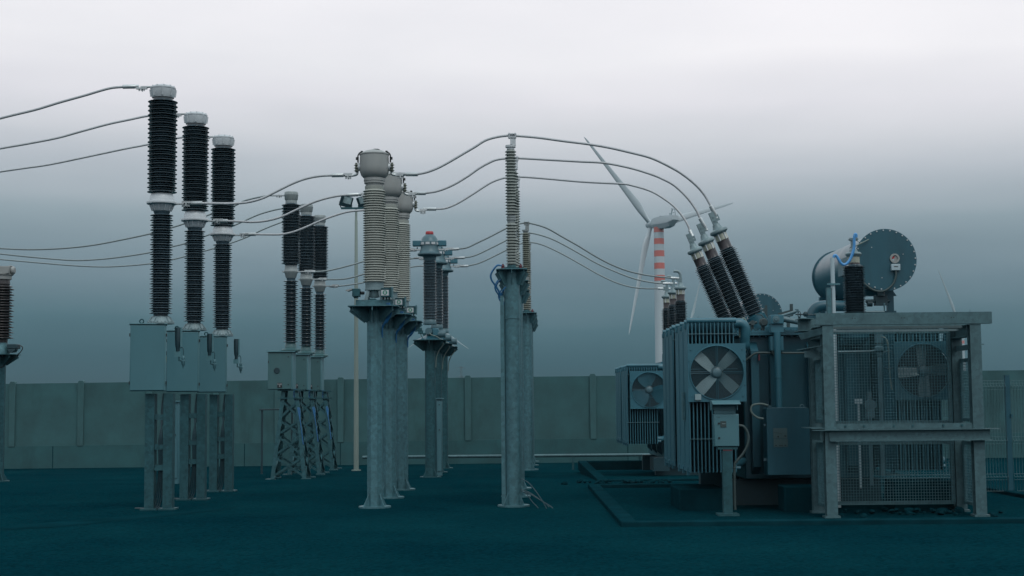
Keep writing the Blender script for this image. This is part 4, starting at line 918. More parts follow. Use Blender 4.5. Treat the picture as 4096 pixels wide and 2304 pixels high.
        m = MB(); Yw = 22.6; q = W(3197, 1257, Yw); m.torus(q, (1, .3, 0), .045, .008, 18, 5); m.cyl(q + Vector((-.06, 0, 0)), q + Vector((.22, 0, -.01)), .012, seg=8); m.lathe([(.0, -.04), (.02, -.04), (.04, -.015), (.04, .015), (.02, .04), (0, .04)], q + Vector((.10, 0, 0)), (0, 0, 1), 12); m.tube([q + Vector((.22, 0, -.01)), q + Vector((.3, 0, -.02)), q + Vector((.34, 0, -.08))], .012, 6); m.cyl(q + Vector((0, 0, -.28)), q + Vector((0, 0, -.04)), .02, seg=8); bld(m, 'handwheel', 'dark_steel')
        m = MB(); Yb = 24.2
        for (pa, pb) in (((3066, 1240), (3074, 1260)),): pass
        q = W(3070, 1245, 23.6); m.prism([q + Vector((-.14, 0, -.16)), q + Vector((.0, 0, -.12)), q + Vector((.0, 0, .10)), q + Vector((-.04, 0, .10)), q + Vector((-.04, 0, .06)), q + Vector((-.14, 0, -.05))], (0, .03, 0)); q = W(3165, 1235, 23.6); m.prism([q + Vector((-.22, 0, -.07)), q + Vector((-.02, 0, -.02)), q + Vector((-.02, 0, .08)), q + Vector((.03, 0, .08)), q + Vector((.03, 0, -.12)), q + Vector((-.2, 0, -.16))], (0, .03, 0)); m.cyl(W(3165, 1260, 23.6) + Vector((-.05, .015, -.35)), W(3165, 1260, 23.6) + Vector((-.05, .015, .0)), .03, seg=8); m.cyl(W(3050, 1290, 23.6) + Vector((0, .015, -.25)), W(3050, 1290, 23.6) + Vector((0, .015, .12)), .03, seg=8); bld(m, 'lug_bracket', 'rust', sep=True)
        # hoses
        m = MB(); Yh = 21.6
        m.tube(cat_rom([W(p_[0], p_[1], Yh) for p_ in ((2981, 1402), (2983, 1360), (2985, 1310), (2983, 1285), (2974, 1274), (2964, 1285), (2960, 1310), (2959, 1350))]), .018, 8)
        bld(m, 'hose', 'hose')
        m = MB(); Yh = 22.0
        m.tube(cat_rom([W(p_[0], p_[1], Yh) for p_ in ((2976, 1446), (3000, 1428), (3020, 1414), (3050, 1411), (3090, 1412), (3150, 1412), (3242, 1412))]), .017, 8); m.tube(cat_rom([W(p_[0], p_[1], Yh - .05) for p_ in ((3097, 1420), (3090, 1405), (3089, 1385), (3095, 1366))]), .016, 8); bld(m, 'conduit', 'hose_dark')
        m = MB(); Yh = 21.45
        m.tube(cat_rom([W(p_[0], p_[1], Yh) for p_ in ((3072, 1622), (3050, 1616), (3030, 1616), (3010, 1622), (3003, 1638), (3010, 1655), (3030, 1670), (3054, 1675))]), .016, 8); bld(m, 'hose', 'hose')
        m = MB(); q = W(3037, 1429, 22.0); m.b2(q.x - .012, q.x + .012, 22.0, 22.06, q.z - .05, q.z + .05); bld(m, 'red_tag', 'dull_red')
        # thermometer cabinet
        Yc = 21.5; x0, x1 = X(3068, 1750, Yc), X(3240, 1750, Yc); z0, z1 = Z(1900, Yc), Z(1630, Yc)
        m = MB(); rr = .05
        pts = [(x0, z0), (x1, z0), (x1, z1 - rr)] + [(x1 - rr + rr * math.cos(R(a)), z1 - rr + rr * math.sin(R(a))) for a in (20, 45, 70, 90)] + [(x0 + .02, z1), (x0, z1 - .02)]
        m.prism([(a, Yc, b) for a, b in pts], (0, .35, 0)); cc = bld(m, 'control_cabinet', 'trafo', bevel=.006)
        m = MB(); a0, a1 = X(3093, 1750, Yc), X(3149, 1750, Yc); m.b2(a0, a1, Yc - .008, Yc - .001, Z(1754, Yc), Z(1712, Yc)); m.b2(a0 + .004, a1 + .004, Yc - .008, Yc - .001, Z(1788, Yc), Z(1756, Yc)); gw = bld(m, 'gauge_window', 'dial_face', cc)
        m = MB(); qc = W(3112, 1732, Yc - .01); m.bar(qc + Vector((-.07, 0, .012)), qc + Vector((.06, 0, -.012)), .006, .003); m.cyl(qc + Vector((0, 0, -.055)), qc + Vector((0, -.004, -.055)), .012, seg=10); q3 = W(3141, 1744, Yc - .01); m.box(q3, (.03, .004, .014))
        for dx in (-.14, -.08, -.05, 0): q4 = W(3141, 1781, Yc - .01); m.box(q4 + Vector((dx, 0, 0)), (.022, .004, .012))
        bld(m, 'needle', 'black', gw)
        m = MB()
        for px_, py_ in ((3061, 1700), (3061, 1838), (3246, 1700), (3246, 1760), (3246, 1870)): q = W(px_, py_, Yc + .1); m.box(q, (.05, .04, .04))
        m.cyl(W(3078, 1628, Yc + .1), W(3078, 1622, Yc + .1), .03, seg=10); m.torus(W(3208, 1626, Yc + .1), (0, 1, 0), .03, .007, 14, 5); bld(m, 'hinge', 'blue_grey', cc, sep=True)
        m = MB(); m.b2(x0 + .1, x1 - .1, Yc + .351, 22.248, z0 + .1, z1 - .3); bld(m, 'bracket', 'trafo_dark', cc)
        # pale strip fixed on the radiator side and small plate under the fan
        m = MB(); q = W(2707, 1620, 21.9); m.b2(2.60, 2.634, 21.72, 21.86, Z(1675, 21.8), Z(1566, 21.8)); bld(m, 'marker_strip', 'galv')
        m = MB(); q = W(2792, 1588, 21.19); m.b2(q.x - .045, q.x + .045, 21.17, 21.196, q.z - .045, q.z + .045); bld(m, 'nameplate', 'fan_blade')
        # corner pipe and conduit behind the mesh
        m = MB(); Yp = 21.35; xp = X(3520, 1500, Yp); m.cyl((xp, Yp, .5), (xp, Yp, Z(1430, Yp)), .04, seg=12); m.lathe([(.05, 0), (.05, .05), (.075, .07), (.075, .12), (.05, .14), (.05, .2)], (xp, Yp, Z(1425, Yp)), seg=12); m.cyl((xp, Yp, Z(1376, Yp)), (xp, Yp, 2.95), .06, seg=12); m.tube(cat_rom([W(3351, 1408, Yp), W(3430, 1406, Yp), W(3490, 1404, Yp), W(3508, 1398, Yp)]), .016, 8)
        m.torus(W(3555, 1440, Yp), (0, 1, 0), .135, .01, 30, 6); bld(m, 'pipe', 'blue_grey')
        m = MB(); m.tube(cat_rom([W(p_[0], p_[1], Yp - .1) for p_ in ((3527, 1347), (3543, 1355), (3553, 1385), (3556, 1440), (3560, 1510), (3568, 1560))]), .013, 6); bld(m, 'hose', 'hose')
        m = MB(); q = W(3478, 1620, Yp); m.lathe([(0, 0), (.08, 0), (.085, .02), (.085, .06), (0, .06)], q, (0, -1, 0), 22); m.lathe([(.035, .061), (.035, .07), (0, .07)], q, (0, -1, 0), 14); m.b2(q.x - .035, q.x + .03, Yp - .03, Yp + .03, q.z + .08, q.z + .2); m.b2(q.x - .06, q.x + .065, Yp - .05, Yp + .05, q.z - .19, q.z - .08); m.cyl(q + Vector((0, .0, -1.2)), q + Vector((0, 0, -.19)), .03, seg=8); bld(m, 'gauge', 'blue_grey')
        m = MB(); q = W(3435, 1605, Yp); m.box(q, (.115, .03, .07)); m.cyl(q + Vector((0, .02, -1.3)), q + Vector((0, .02, -.03)), .015, seg=6); bld(m, 'sign_plate', 'plastic_white')
    else:
        m = MB(); q = W(2610, 1486, 32.6); m.b2(3.25, 3.62, 21.5, 22.4, .2, .5); bld(m, 'bracket', 'trafo_dark')
    return t
at_col(3150); transformer(0.0, False)
transformer(11.5, True)

# ------------------------------------------------------------------ white control box on its post
def control_box():
    Y = 20.6; x = W(2905, 1800, Y).x; t = empty('control_box', 'pale grey control box on a post under a sheet metal rain hood', 'control box', (x, Y, 0))
    h = lambda py: Z(py, Y); xx = lambda px: W(px, 1700, Y).x - x
    m = MB(); m.b2(xx(2886), xx(2922), -.06, .06, .03, h(1795)); m.box((0, 0, .016), (.3, .3, .03)); m.b2(xx(2866), xx(2946), -.07, .09, h(1797), h(1788)); m.build('post', 'galv_dark', t)
    m = MB(); m.b2(xx(2888), xx(2924), -.065, -.061, h(1803), h(1796)); m.build('cable_entry', 'dull_red', t)
    m = MB(); m.b2(xx(2854), xx(2953), -.06, .13, h(1786), h(1656)); bx = m.build('box', 'box_light', t, bevel=.006)
    m = MB(); m.b2(xx(2855), xx(2952), -.085, -.062, h(1784), h(1659)); m.build('door', 'box_light', bx, bevel=.006)
    m = MB(); m.b2(xx(2878), xx(2901), -.094, -.086, h(1708), h(1684)); m.build('switch_plate', 'hose_dark', bx)
    m = MB(); m.b2(xx(2884), xx(2898), -.097, -.0945, h(1695.5), h(1693.5)); m.build('switch_lever', 'fan_blade', bx)
    m = MB()
    for py in (1693, 1751): m.cyl((xx(2872), -.086, h(py)), (xx(2872), -.096, h(py)), .014, seg=12)
    m.each('lock', 'black', bx)
    m = MB()
    for k in range(3): m.box((xx(2869) + .012 * k, -.0865, h(1668.5)), (.007, .002, .008))
    m.build('maker_mark', 'hose_dark', bx)
    m = MB()
    pr = [(-.20, h(1616)), (-.07, h(1601)), (.13, h(1601)), (.13, h(1603)), (-.07, h(1603.5)), (-.197, h(1618.5))]
    x0, x1 = xx(2845), xx(2957); m.prism([(x0, a, b) for a, b in pr], (x1 - x0, 0, 0))
    m.b2(xx(2845), xx(2849), -.07, .12, h(1641), h(1604)); m.b2(xx(2946), xx(2950), -.07, .12, h(1641), h(1604)); m.b2(xx(2849.5), xx(2945.5), -.02, -.01, h(1641), h(1604)); m.b2(xx(2856), xx(2942), -.03, .0, h(1655), h(1641.5)); m.build('rain_hood', 'box_light', t, bevel=.003)
    m = MB(); m.tube(cat_rom([(xx(2953), .02, h(1702)), (xx(2973), .02, h(1706)), (xx(2988), .02, h(1726)), (xx(2994), .02, h(1755)), (xx(2985), .02, h(1790)), (xx(2965), .02, h(1822)), (xx(2945), .02, h(1845)), (xx(2935), .02, h(1870)), (xx(2933), .02, h(1990)), (xx(2934), .02, h(2040))]), .02, 8); m.torus((xx(2933), .02, h(1872)), (0, 0, 1), .024, .008, 14, 5); m.build('conduit', 'hose_dark', t)
at_col(2905); control_box()

# ------------------------------------------------------------------ steel cage in front of the transformer
def cage():
    Y = 20.0; dp = .86; x0 = W(3294, 1500, Y).x; x1 = W(3930, 1500, Y).x
    t = empty('steel_cage', 'galvanised steel cage of beams and wire mesh panels at the right, before the transformer', 'cage', ((x0 + x1) / 2, Y, 0)); cx = (x0 + x1) / 2
    h = lambda py: Z(py, Y); xx = lambda px, yy=Y: W(px, 1500, yy).x - cx
    a, b = x0 - cx, x1 - cx; zt = h(1297)
    for sx in (0, 1):
        for yy in (.0, dp):
            m = MB(); xa = a if sx == 0 else b - .155
            m.b2(xa, xa + .155, yy, yy + .012, .03, zt - .003); m.b2(xa, xa + .155, yy + .128, yy + .14, .03, zt - .003); m.b2(xa + .071, xa + .084, yy + .012, yy + .128, .03, zt - .003)
            m.b2(xa - .03, xa + .185, yy - .03, yy + .17, .0, .028)
            for z_ in (.5, 1.1, 1.55, 1.95, 2.3): m.cyl((xa + .04, yy - .006, z_), (xa + .04, yy, z_), .013, seg=8)
            m.build('post', 'frame_steel', t)
    # top beams
    m = MB(); xl, xr = xx(3268), xx(3974)
    zb, ztp = h(1297), h(1250)
    m.b2(xl, xr, -.02, -.01, zb, ztp); m.b2(xl, xr, -.01, .11, zb, zb + .012); m.b2(xl, xr, -.01, .11, ztp - .012, ztp); top = m.build('top_beam', 'frame_steel', t)
    m = MB()
    for px in (3420, 3617, 3816):
        for d in (-5, 5): m.cyl((xx(px + d), -.021, h(1272)), (xx(px + d), -.0195, h(1272)), .008, seg=10)
    m.each('hole', 'black', top)
    m = MB()
    m.b2(xl + .1, xr - .06, dp - .0, dp + .012, zb, ztp - .03); m.b2(xl + .1, xr - .06, dp + .012, dp + .12, zb, zb + .012); m.build('top_beam', 'frame_steel', t)
    m = MB(); z1 = h(1304); m.b2(a + .155, b - .155, .30, .34, zt - .05, zt - .01); m.b2(a + .155, b - .155, .50, .54, zt - .08, zt - .05); m.each('rail', 'cast_grey', t)
    m = MB()
    for (yy) in (.115, dp - .012):
        pass
    for xa in (a + .01, b - .165):
        m.b2(xa + .07, xa + .08, .145, dp - .005, zt - .16, zt - .005); m.b2(xa, xa + .07, .145, dp - .005, zt - .015, zt - .005); m.b2(xa, xa + .155, .145, dp - .005, zt - .175, zt - .162)
        m.b2(xa + .07, xa + .08, .145, dp - .005, h(1400), h(1378)); 
    m.each('side_beam', 'frame_steel', t)
    # brackets sticking out at the top left
    m = MB()
    for (pxl, pyb, pxr, pyt, yy) in ((3208, 1320, 3262, 1272, .5),):
        q0 = xx(pxl, Y + yy); q1 = xx(pxr, Y + yy); m.b2(q0, q1, yy, yy + .5, Z(pyb, Y + yy), Z(pyb, Y + yy) + .012); m.b2(q0, q1, yy + .2, yy + .212, Z(pyb, Y + yy) + .012, Z(pyt, Y + yy)); m.b2(q0, q1, yy, yy + .4, Z(pyt, Y + yy), Z(pyt, Y + yy) + .012)
    m.prism([(a - .28, .3, h(1330)), (a + .0, .02, h(1306)), (a + .0, .02, h(1334)), (a - .24, .3, h(1352))], (.0, .02, 0))
    m.prism([(a - .30, .35, h(1395)), (a - .0, .1, h(1381)), (a - .0, .5, h(1381)), (a - .10, .7, h(1395))], (0, 0, .012)); m.b2(a - .2, a - .004, .3, .31, h(1424), h(1396))
    m.build('bracket', 'frame_steel', t)
    m = MB(); m.b2(b + .004, b + .14, .3, .5, h(1378), h(1375)); m.b2(b + .004, b + .06, .25, .45, h(1324), h(1300)); m.build('bracket', 'frame_steel', t)
    # middle beam
    zf = h(1718); m = MB()
    m.b2(xx(3240), xx(3985), -.10, .0 - .002, zf - .006, zf + .006); m.b2(xx(3310), xx(3950), -.022, -.012, h(1763), zf - .006); m.b2(xx(3310), xx(3950), -.10, -.022, h(1763), h(1763) + .012)
    m.b2(a + .155, b - .155, .02, .03, zf + .008, h(1694)); md = m.build('middle_beam', 'frame_steel', t)
    m = MB()
    for px in (3377, 3452, 3571, 3646, 3768, 3843): q = xx(px); m.cyl((q, .019, h(1703)), (q, .0, h(1703)), .017, seg=6)
    m.each('bolt', 'galv_dark', md)
    m = MB(); m.b2(a - .19, a - .004, .0, .7, zf + .02, zf + .032); m.b2(a - .06, a - .004, .05, .7, h(1760), zf + .018); m.build('bracket', 'frame_steel', t)
    # mesh panels
    def mesh_panel(p, u, wd, z0, z1, nrm, pitch=.041, fr=.05, label=None, tilt=0):
        p = Vector(p); u = Vector(u); n = Vector(nrm); m = MB(); th = .0032
        k = int(wd / pitch)
        def wire(q0, q1):
            d = (q1 - q0).normalized(); s = d.cross(n).normalized() * th; nn_ = n * th
            m.add([q0 - s - nn_, q0 + s - nn_, q0 + s + nn_, q0 - s + nn_, q1 - s - nn_, q1 + s - nn_, q1 + s + nn_, q1 - s + nn_], [(0, 1, 5, 4), (1, 2, 6, 5), (2, 3, 7, 6), (3, 0, 4, 7)])
        for i in range(k + 1): q = p + u * (wd * i / k); wire(q + Vector((0, 0, z0)), q + Vector((0, 0, z1)))
        kk = int((z1 - z0) / pitch)
        for i in range(kk + 1): zz = z0 + (z1 - z0) * i / kk; wire(p + n * .006 + Vector((0, 0, zz)), p + u * wd + n * .006 + Vector((0, 0, zz)))
        pn = m.build('mesh_panel', 'galv', t); m = MB()
        f = fr
        rot = Matrix((u, n, Vector((0, 0, 1)))).transposed()
        for zz in (z0 + f / 2, z1 - f / 2): m.box(p + u * wd / 2 + Vector((0, 0, zz)) + n * .02, (wd, .02, f), rot)
        for s in (f / 2, wd - f / 2): m.box(p + u * s + Vector((0, 0, (z0 + z1) / 2)) + n * .021, (f, .022, z1 - z0 - 2 * f), rot)
        m.build('panel_frame', 'frame_steel', pn)
    yb = dp - .05
    mesh_panel((a + .165, yb, 0), (1, 0, 0), (xx(3803, Y + dp) - .01) - (a + .165), Z(1695, Y + dp), Z(1322, Y + dp), (0, 1, 0))
    mesh_panel((a + .165, yb, 0), (1, 0, 0), (xx(3803, Y + dp) - .01) - (a + .165), .12, Z(1765, Y + dp), (0, 1, 0))
    for z0, z1 in ((h(1690), h(1432)), (.12, h(1772))):
        mesh_panel((a + .06, .15, 0), (0, 1, 0), dp - .16, z0, z1, (1, 0, 0)); mesh_panel((b - .05, .15, 0), (0, 1, 0), dp - .16, z0, z1, (1, 0, 0))
    m = MB()
    for py in (1475, 1643): q = xx(3296); m.b2(a - .025, a - .002, .1, .13, h(py + 9), h(py - 9)); m.b2(a - .0, a + .03, -.012, -.001, h(py + 9), h(py - 9))
    m.each('clip', 'frame_steel', t)
    # white plastic conduit on the cage
    return t
at_col(3600); cage()
def conduit():
    Y = 21.6; p0 = W(3335, 1255, Y); p1 = W(3335, 1031, Y)
    t = empty('plastic_conduit', 'white plastic pipe standing beside the neutral bushing with a blue cable in its mouth', 'pipe', (p0.x, Y, 0))
    m = MB(); m.lathe([(.032, .02), (.032, p1.z), (.026, p1.z), (.026, p1.z - .1)], seg=18); m.build('tube', 'plastic_white', t)
    m = MB(); m.b2(-.10, -.036, -.03, .06, .02, Z(1150, Y)); m.build('support_post', 'galv', t)
    m = MB(); z = Z(1137, Y); m.b2(-.10, .10, -.05, -.036, z - .012, z + .012); m.torus((0, 0, z), (0, 0, 1), .036, .008, 16, 5); m.build('pipe_clip', 'galv', t)
at_col(3335); conduit()

# ------------------------------------------------------------------ wire fence at the right edge
def wire_fence():
    Y = 24.4; xL = W(3700, 1500, Y).x; t = empty('wire_fence', 'green-grey welded wire fence with folded mesh at the right edge', 'fence', (xL, Y, 0))
    pxp = W(4030, 1600, Y).x - xL; wd = 2.5
    for k in range(-0, 3):
        xx = pxp + wd * (k - 1) if k else pxp - wd
        m = MB(); m.b2(xx - .04, xx + .04, -.03, .03, .0, Z(1504, Y)); m.b2(xx - .045, xx + .045, -.034, .034, Z(1504, Y), Z(1504, Y) + .012); m.b2(xx + .03, xx + .06, -.06, -.03, Z(1668, Y), Z(1668, Y) + .05); m.build('post', 'trafo', t)
    zt = Z(1522, Y); zb = .06
    folds = [(zt - .05, 0), (zt - .10, .045), (zt - .16, 0), (.98, 0), (.92, .045), (.86, 0), (.35, 0), (.30, .045), (.25, 0)]
    prof = [(zt, 0)] + folds + [(zb, 0)]
    for pn in range(3):
        x0 = pxp + wd * (pn - 2) + .05; m = MB(); n = 48
        for i in range(n + 1):
            xx = x0 + (wd - .1) * i / n; m.tube([(xx, -.035 - d, z) for z, d in prof], .0036, 4)
        for z, d in prof: m.tube([(x0, -.04 - d, z), (x0 + wd - .1, -.04 - d, z)], .004, 4)
        m.build('mesh_panel', 'frame_steel', t)
at_col(4030); wire_fence()

# ------------------------------------------------------------------ floodlight mast
def flood():
    Y = 42.0; p = W(1425, 1830, Y); zg = gz(p.x, Y); t = empty('floodlight_mast', 'cream steel mast with two square floodlights, left of the grey columns', 'floodlight', (p.x, Y, zg))
    h = lambda py: Z(py, Y) - zg; xx = lambda px: W(px, 900, Y).x - p.x
    m = MB(); m.lathe([(.14, 0), (.14, .03), (.076, .031), (.072, h(1650)), (.058, h(1200)), (.043, h(880)), (.036, h(878)), (.036, h(838))], seg=18); m.build('mast', 'cream', t)
    m = MB(); m.b2(xx(1364), xx(1492), -.05, .05, h(836), h(830)); m.build('crossbar', 'galv_dark', t)
    for (px, py, ry, rz) in ((1385, 806, 14, 12), (1455, 806, -14, -12)):
        c = Vector((xx(px), -.02, h(py))); rot = Matrix.Rotation(R(rz), 3, 'Z') @ Matrix.Rotation(R(20), 3, 'X') @ Matrix.Rotation(R(ry), 3, 'Y')
        m = MB(); m.box(c, (.37, .12, .32), rot); m.box(c + rot @ Vector((0, .09, 0)), (.22, .08, .2), rot); f = m.build('floodlight', 'dark_steel', t, bevel=.012)
        m = MB(); m.box(c + rot @ Vector((.02, -.063, .05)), (.24, .008, .19), rot); m.build('lens', 'lens', f)
        m = MB(); m.bar(c + rot @ Vector((-.19, 0, -.05)), Vector((c.x - .16, 0, h(829.5))), .03, .012, (0, 1, 0)); m.bar(c + rot @ Vector((.19, 0, -.05)), Vector((c.x + .16, 0, h(829.5))), .03, .012, (0, 1, 0)); m.b2(c.x - .18, c.x + .18, -.03, .03, h(829.5), h(828.5)); m.build('yoke', 'dark_steel', f)
at_col(1425); flood()

# ------------------------------------------------------------------ wind turbines and pylon
def blade_mesh(R0, u, up, nrm):
    m = MB(); st = [(0.02, .9, .9, 0), (.06, .95, .9, 0), (.10, 1.2, .8, -.1), (.16, 1.75, .6, -.35), (.22, 1.95, .48, -.5), (.35, 1.6, .36, -.42), (.5, 1.25, .26, -.3), (.7, .9, .17, -.2), (.88, .6, .1, -.12), (.97, .38, .06, -.05), (1.0, .08, .03, 0)]
    s = R0 / 40.0; seg = 12; rings = []
    for f, c, th, off in st:
        ring = []
        for k in range(seg):
            a = 2 * math.pi * k / seg; ring.append(u * (f * R0) + up * ((c * .76 * math.cos(a) - off) * s) + nrm * (th * .9 * math.sin(a) * s))
        rings.append(ring)
    vs = [p for r_ in rings for p in r_]; fs = []
    for i in range(len(st) - 1):
        for k in range(seg): k2 = (k + 1) % seg; fs.append((i * seg + k, i * seg + k2, (i + 1) * seg + k2, (i + 1) * seg + k))
    fs += [tuple(range(seg)), tuple((len(st) - 1) * seg + k for k in range(seg))]
    return m.add(vs, fs)
def turbine(px, py, Y, R0, axis_deg, angs, label, bands, mt='turbine_white', htower=None, txoff=None):
    hub = W(px, py, Y); a = R(axis_deg)
    ax = Vector((-math.cos(a), math.sin(a), 0))            # from nacelle towards the hub
    right = Vector((math.sin(a), math.cos(a), 0))
    tx = hub - ax * 4.4 * (R0 / 40); base = Vector((tx.x, tx.y, -1.0))
    t = empty('wind_turbine', label, 'wind turbine', base, 'wind turbines beyond the wall' )
    H = hub - base; s = R0 / 40
    zt = H.z - 2.0 * s
    m = MB(); m.lathe([(2.1 * s, 0), (1.72 * s, zt)], seg=28); tw = m.build('tower', mt, t)
    tot = zt
    for (za, zb) in bands:
        m = MB(); ra = 2.1 * s + (1.72 - 2.1) * s * za / zt; rb_ = 2.1 * s + (1.72 - 2.1) * s * zb / zt
        m.lathe([(ra + .02, za), (rb_ + .02, zb)], seg=28); m.build('red_band', 'turbine_red', tw)
    # nacelle: faceted hull
    m = MB(); up = Vector((0, 0, 1)); secs = [(-1.2, 1.1, -1.2, 1.2), (-2.2, 1.7, -1.65, 1.55), (-5.0, 1.9, -2.0, 1.9), (-9.0, 1.9, -2.2, 2.0), (-11.5, 1.8, -1.7, 1.85), (-13.6, 1.5, .2, 1.7)]
    vs = []; n = 8
    for d, hw_, zl, zh in secs:
        for (fx, fz) in ((-1, .25), (-.8, 1), (.8, 1), (1, .25), (1, -.3), (.62, -1), (-.62, -1), (-1, -.3)):
            z_ = zh * fz if fz > 0 else zl * -fz
            vs.append(H + ax * (d * s) + right * (hw_ * fx * s) + up * (z_ * s))
    fs = [(i * n + k, i * n + (k + 1) % n, (i + 1) * n + (k + 1) % n, (i + 1) * n + k) for i in range(len(secs) - 1) for k in range(n)] + [tuple(range(n)), tuple((len(secs) - 1) * n + k for k in range(n))]
    m.add(vs, fs); nc = m.build('nacelle', mt, t, sharp=25)
    m = MB()
    q = H + ax * (-12.4 * s) + up * 1.8 * s
    for d in (-.9, .9): m.bar(q + right * d * s, q + right * d * .7 * s + up * 2.2 * s, .12 * s, .12 * s)
    m.bar(q + right * -.9 * s + up * 2.2 * s, q + right * .9 * s + up * 2.2 * s, .12 * s, .12 * s); m.bar(q + ax * 1.6 * s, q + ax * .2 * s + up * 2.2 * s, .12 * s, .12 * s); m.bar(q + ax * 2.0 * s, q + ax * 2.0 * s + up * .9 * s, .12 * s, .12 * s); m.bar(q + ax * 2.0 * s + up * .9 * s, q + ax * -.5 * s + up * .9 * s, .1 * s, .1 * s)
    m.box(H + ax * (-6.2 * s) + up * 2.1 * s, (1.6 * s, 1.2 * s, .25 * s)); m.build('weather_mast', 'galv_dark', nc)
    m = MB(); m.lathe([(0, -1.5 * s), (1.3 * s, -1.45 * s), (1.5 * s, -.6 * s), (1.5 * s, .6 * s), (1.2 * s, 1.5 * s), (.6 * s, 2.1 * s), (0, 2.3 * s)], H, ax, 22); m.build('hub', mt, t)
    for an in angs:
        u = right * math.cos(R(an)) + up * math.sin(R(an)); uu = right * -math.sin(R(an)) + up * math.cos(R(an))
        b = blade_mesh(R0, u, (-uu - ax * .15).normalized(), (ax - uu * .15).normalized()); b.v = [tuple(Vector(v) + H) for v in b.v]; b.build('blade', mt, t)
    return t
YW = 490.0
at_col(2640); tz = lambda py: Z(py, YW) + 1.0
turbine(2603, 898, YW, 40.0, 57, (135, 15, 255), 'nearest white wind turbine with red bands on its tower, rising behind the slanted bushings', [(tz(935), tz(914)), (tz(982), tz(959)), (tz(1031), tz(1007)), (tz(1080), tz(1056)), (tz(1128), tz(1105))])
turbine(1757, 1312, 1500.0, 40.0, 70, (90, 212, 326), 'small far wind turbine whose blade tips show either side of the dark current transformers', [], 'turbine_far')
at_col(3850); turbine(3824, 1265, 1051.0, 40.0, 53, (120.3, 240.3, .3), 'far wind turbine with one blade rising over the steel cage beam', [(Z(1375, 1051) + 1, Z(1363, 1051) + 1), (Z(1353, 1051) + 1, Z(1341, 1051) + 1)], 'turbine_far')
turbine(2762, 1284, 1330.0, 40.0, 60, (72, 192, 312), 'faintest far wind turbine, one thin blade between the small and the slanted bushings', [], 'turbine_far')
def pylon():
    Y = 1200.0; p = W(1845, 1500, Y); t = empty('lattice_pylon', 'tiny lattice power pylon on the skyline above the concrete wall', 'pylon', (p.x, Y, -1))
    h = Z(1464, Y) + 1; m = MB()
    for sx in (-1, 1):
        for sy in (-1, 1): m.bar((sx * 3.2, sy * 3.2, 0), (sx * .7, sy * .7, h * .72), .4, .4); m.bar((sx * .7, sy * .7, h * .72), (sx * .4, sy * .4, h), .4, .4)
    for k in range(6):
        z0, z1 = h * k / 6, h * (k + 1) / 6; w0, w1 = 3.2 - 2.6 * k / 6, 3.2 - 2.6 * (k + 1) / 6; m.bar((-w0, -w0, z0), (w1, -w1, z1), .2, .2); m.bar((w0, -w0, z0), (-w1, -w1, z1), .2, .2)
    m.build('tower', 'pylon_steel', t)
    for zz, L_ in ((h * .95, 3.6), (h * .70, 4.4)):
        m = MB(); m.prism([(-L_, -.2, zz), (0, -.2, zz + .9), (L_, -.2, zz), (0, -.2, zz - .3)], (0, .4, 0)); m.bar((-L_, 0, zz), (-L_, 0, zz - 2.2), .2, .2); m.bar((L_, 0, zz), (L_, 0, zz - 2.2), .2, .2); m.build('cross_arm', 'pylon_steel', t)
at_col(1845); pylon()

# ------------------------------------------------------------------ kerbs, pits and small things
def bund(name, label, x0, x1, y0, y1, zt, th=.22, rails=()):
    zb = gz((x0 + x1) / 2, y0) - .2; m = MB()
    m.b2(x0, x1, y0, y0 + th, zb, zt); m.b2(x0, x1, y1 - th, y1, zb, zt); m.b2(x0, x0 + th, y0 + th, y1 - th, zb, zt - .003); m.b2(x1 - th, x1, y0 + th, y1 - th, zb, zt - .003)
    o = m.build(name, 'concrete_dark', bevel=.015); tag(o, label, 'kerb'); return o
bund('concrete_bund', 'low concrete kerb round the pit of the big near transformer', 1.42, 8.6, 18.9, 27.3, .07)
bund('concrete_bund', 'low concrete kerb round the pit of the rear transformer', 1.75, 8.6, 29.6, 38.6, .02)
gsl = MB()
def foundation(x, y, w_, d_, h_, label):
    m = MB(); z = gz(x, y); m.b2(-w_ / 2, w_ / 2, -d_ / 2, d_ / 2, -.3, h_); o = m.build('foundation_block', 'concrete_dark', bevel=.02); o.location = (x, y, z); tag(o, label, 'foundation', 'concrete footings'); return o
foundation(W(3190, 1950, 21.3).x, 21.3, .5, .5, .38, 'square concrete block under the transformer, left of the cage foot')
foundation(W(3700, 1950, 21.2).x, 21.35, 1.0, .6, .45, 'wide concrete block seen low behind the cage mesh')
foundation(W(2830, 1950, 21.0).x, 22.2, .7, 1.2, .32, 'concrete block under the near finned radiator')
def pipe_run():
    Y = 41.0; xa, xb = W(1450, 1822, Y).x, W(2600, 1822, Y).x; z = Z(1824, Y); m = MB(); m.cyl((0, 0, 0), (xb - xa, 0, 0), .045, seg=12); o = m.build('pipe', 'frame_steel', None); o.location = (xa, Y, z)
    tag(o, 'long horizontal pipe running low before the concrete wall', 'pipe')
    m = MB()
    for k in range(5): x = .3 + (xb - xa - .6) * k / 4; m.b2(x - .03, x + .03, -.03, .03, gz(xa + x, Y) - z - .1, -.05)
    m.each('pipe_support', 'galv_dark', o)
at_col(2048); pipe_run()
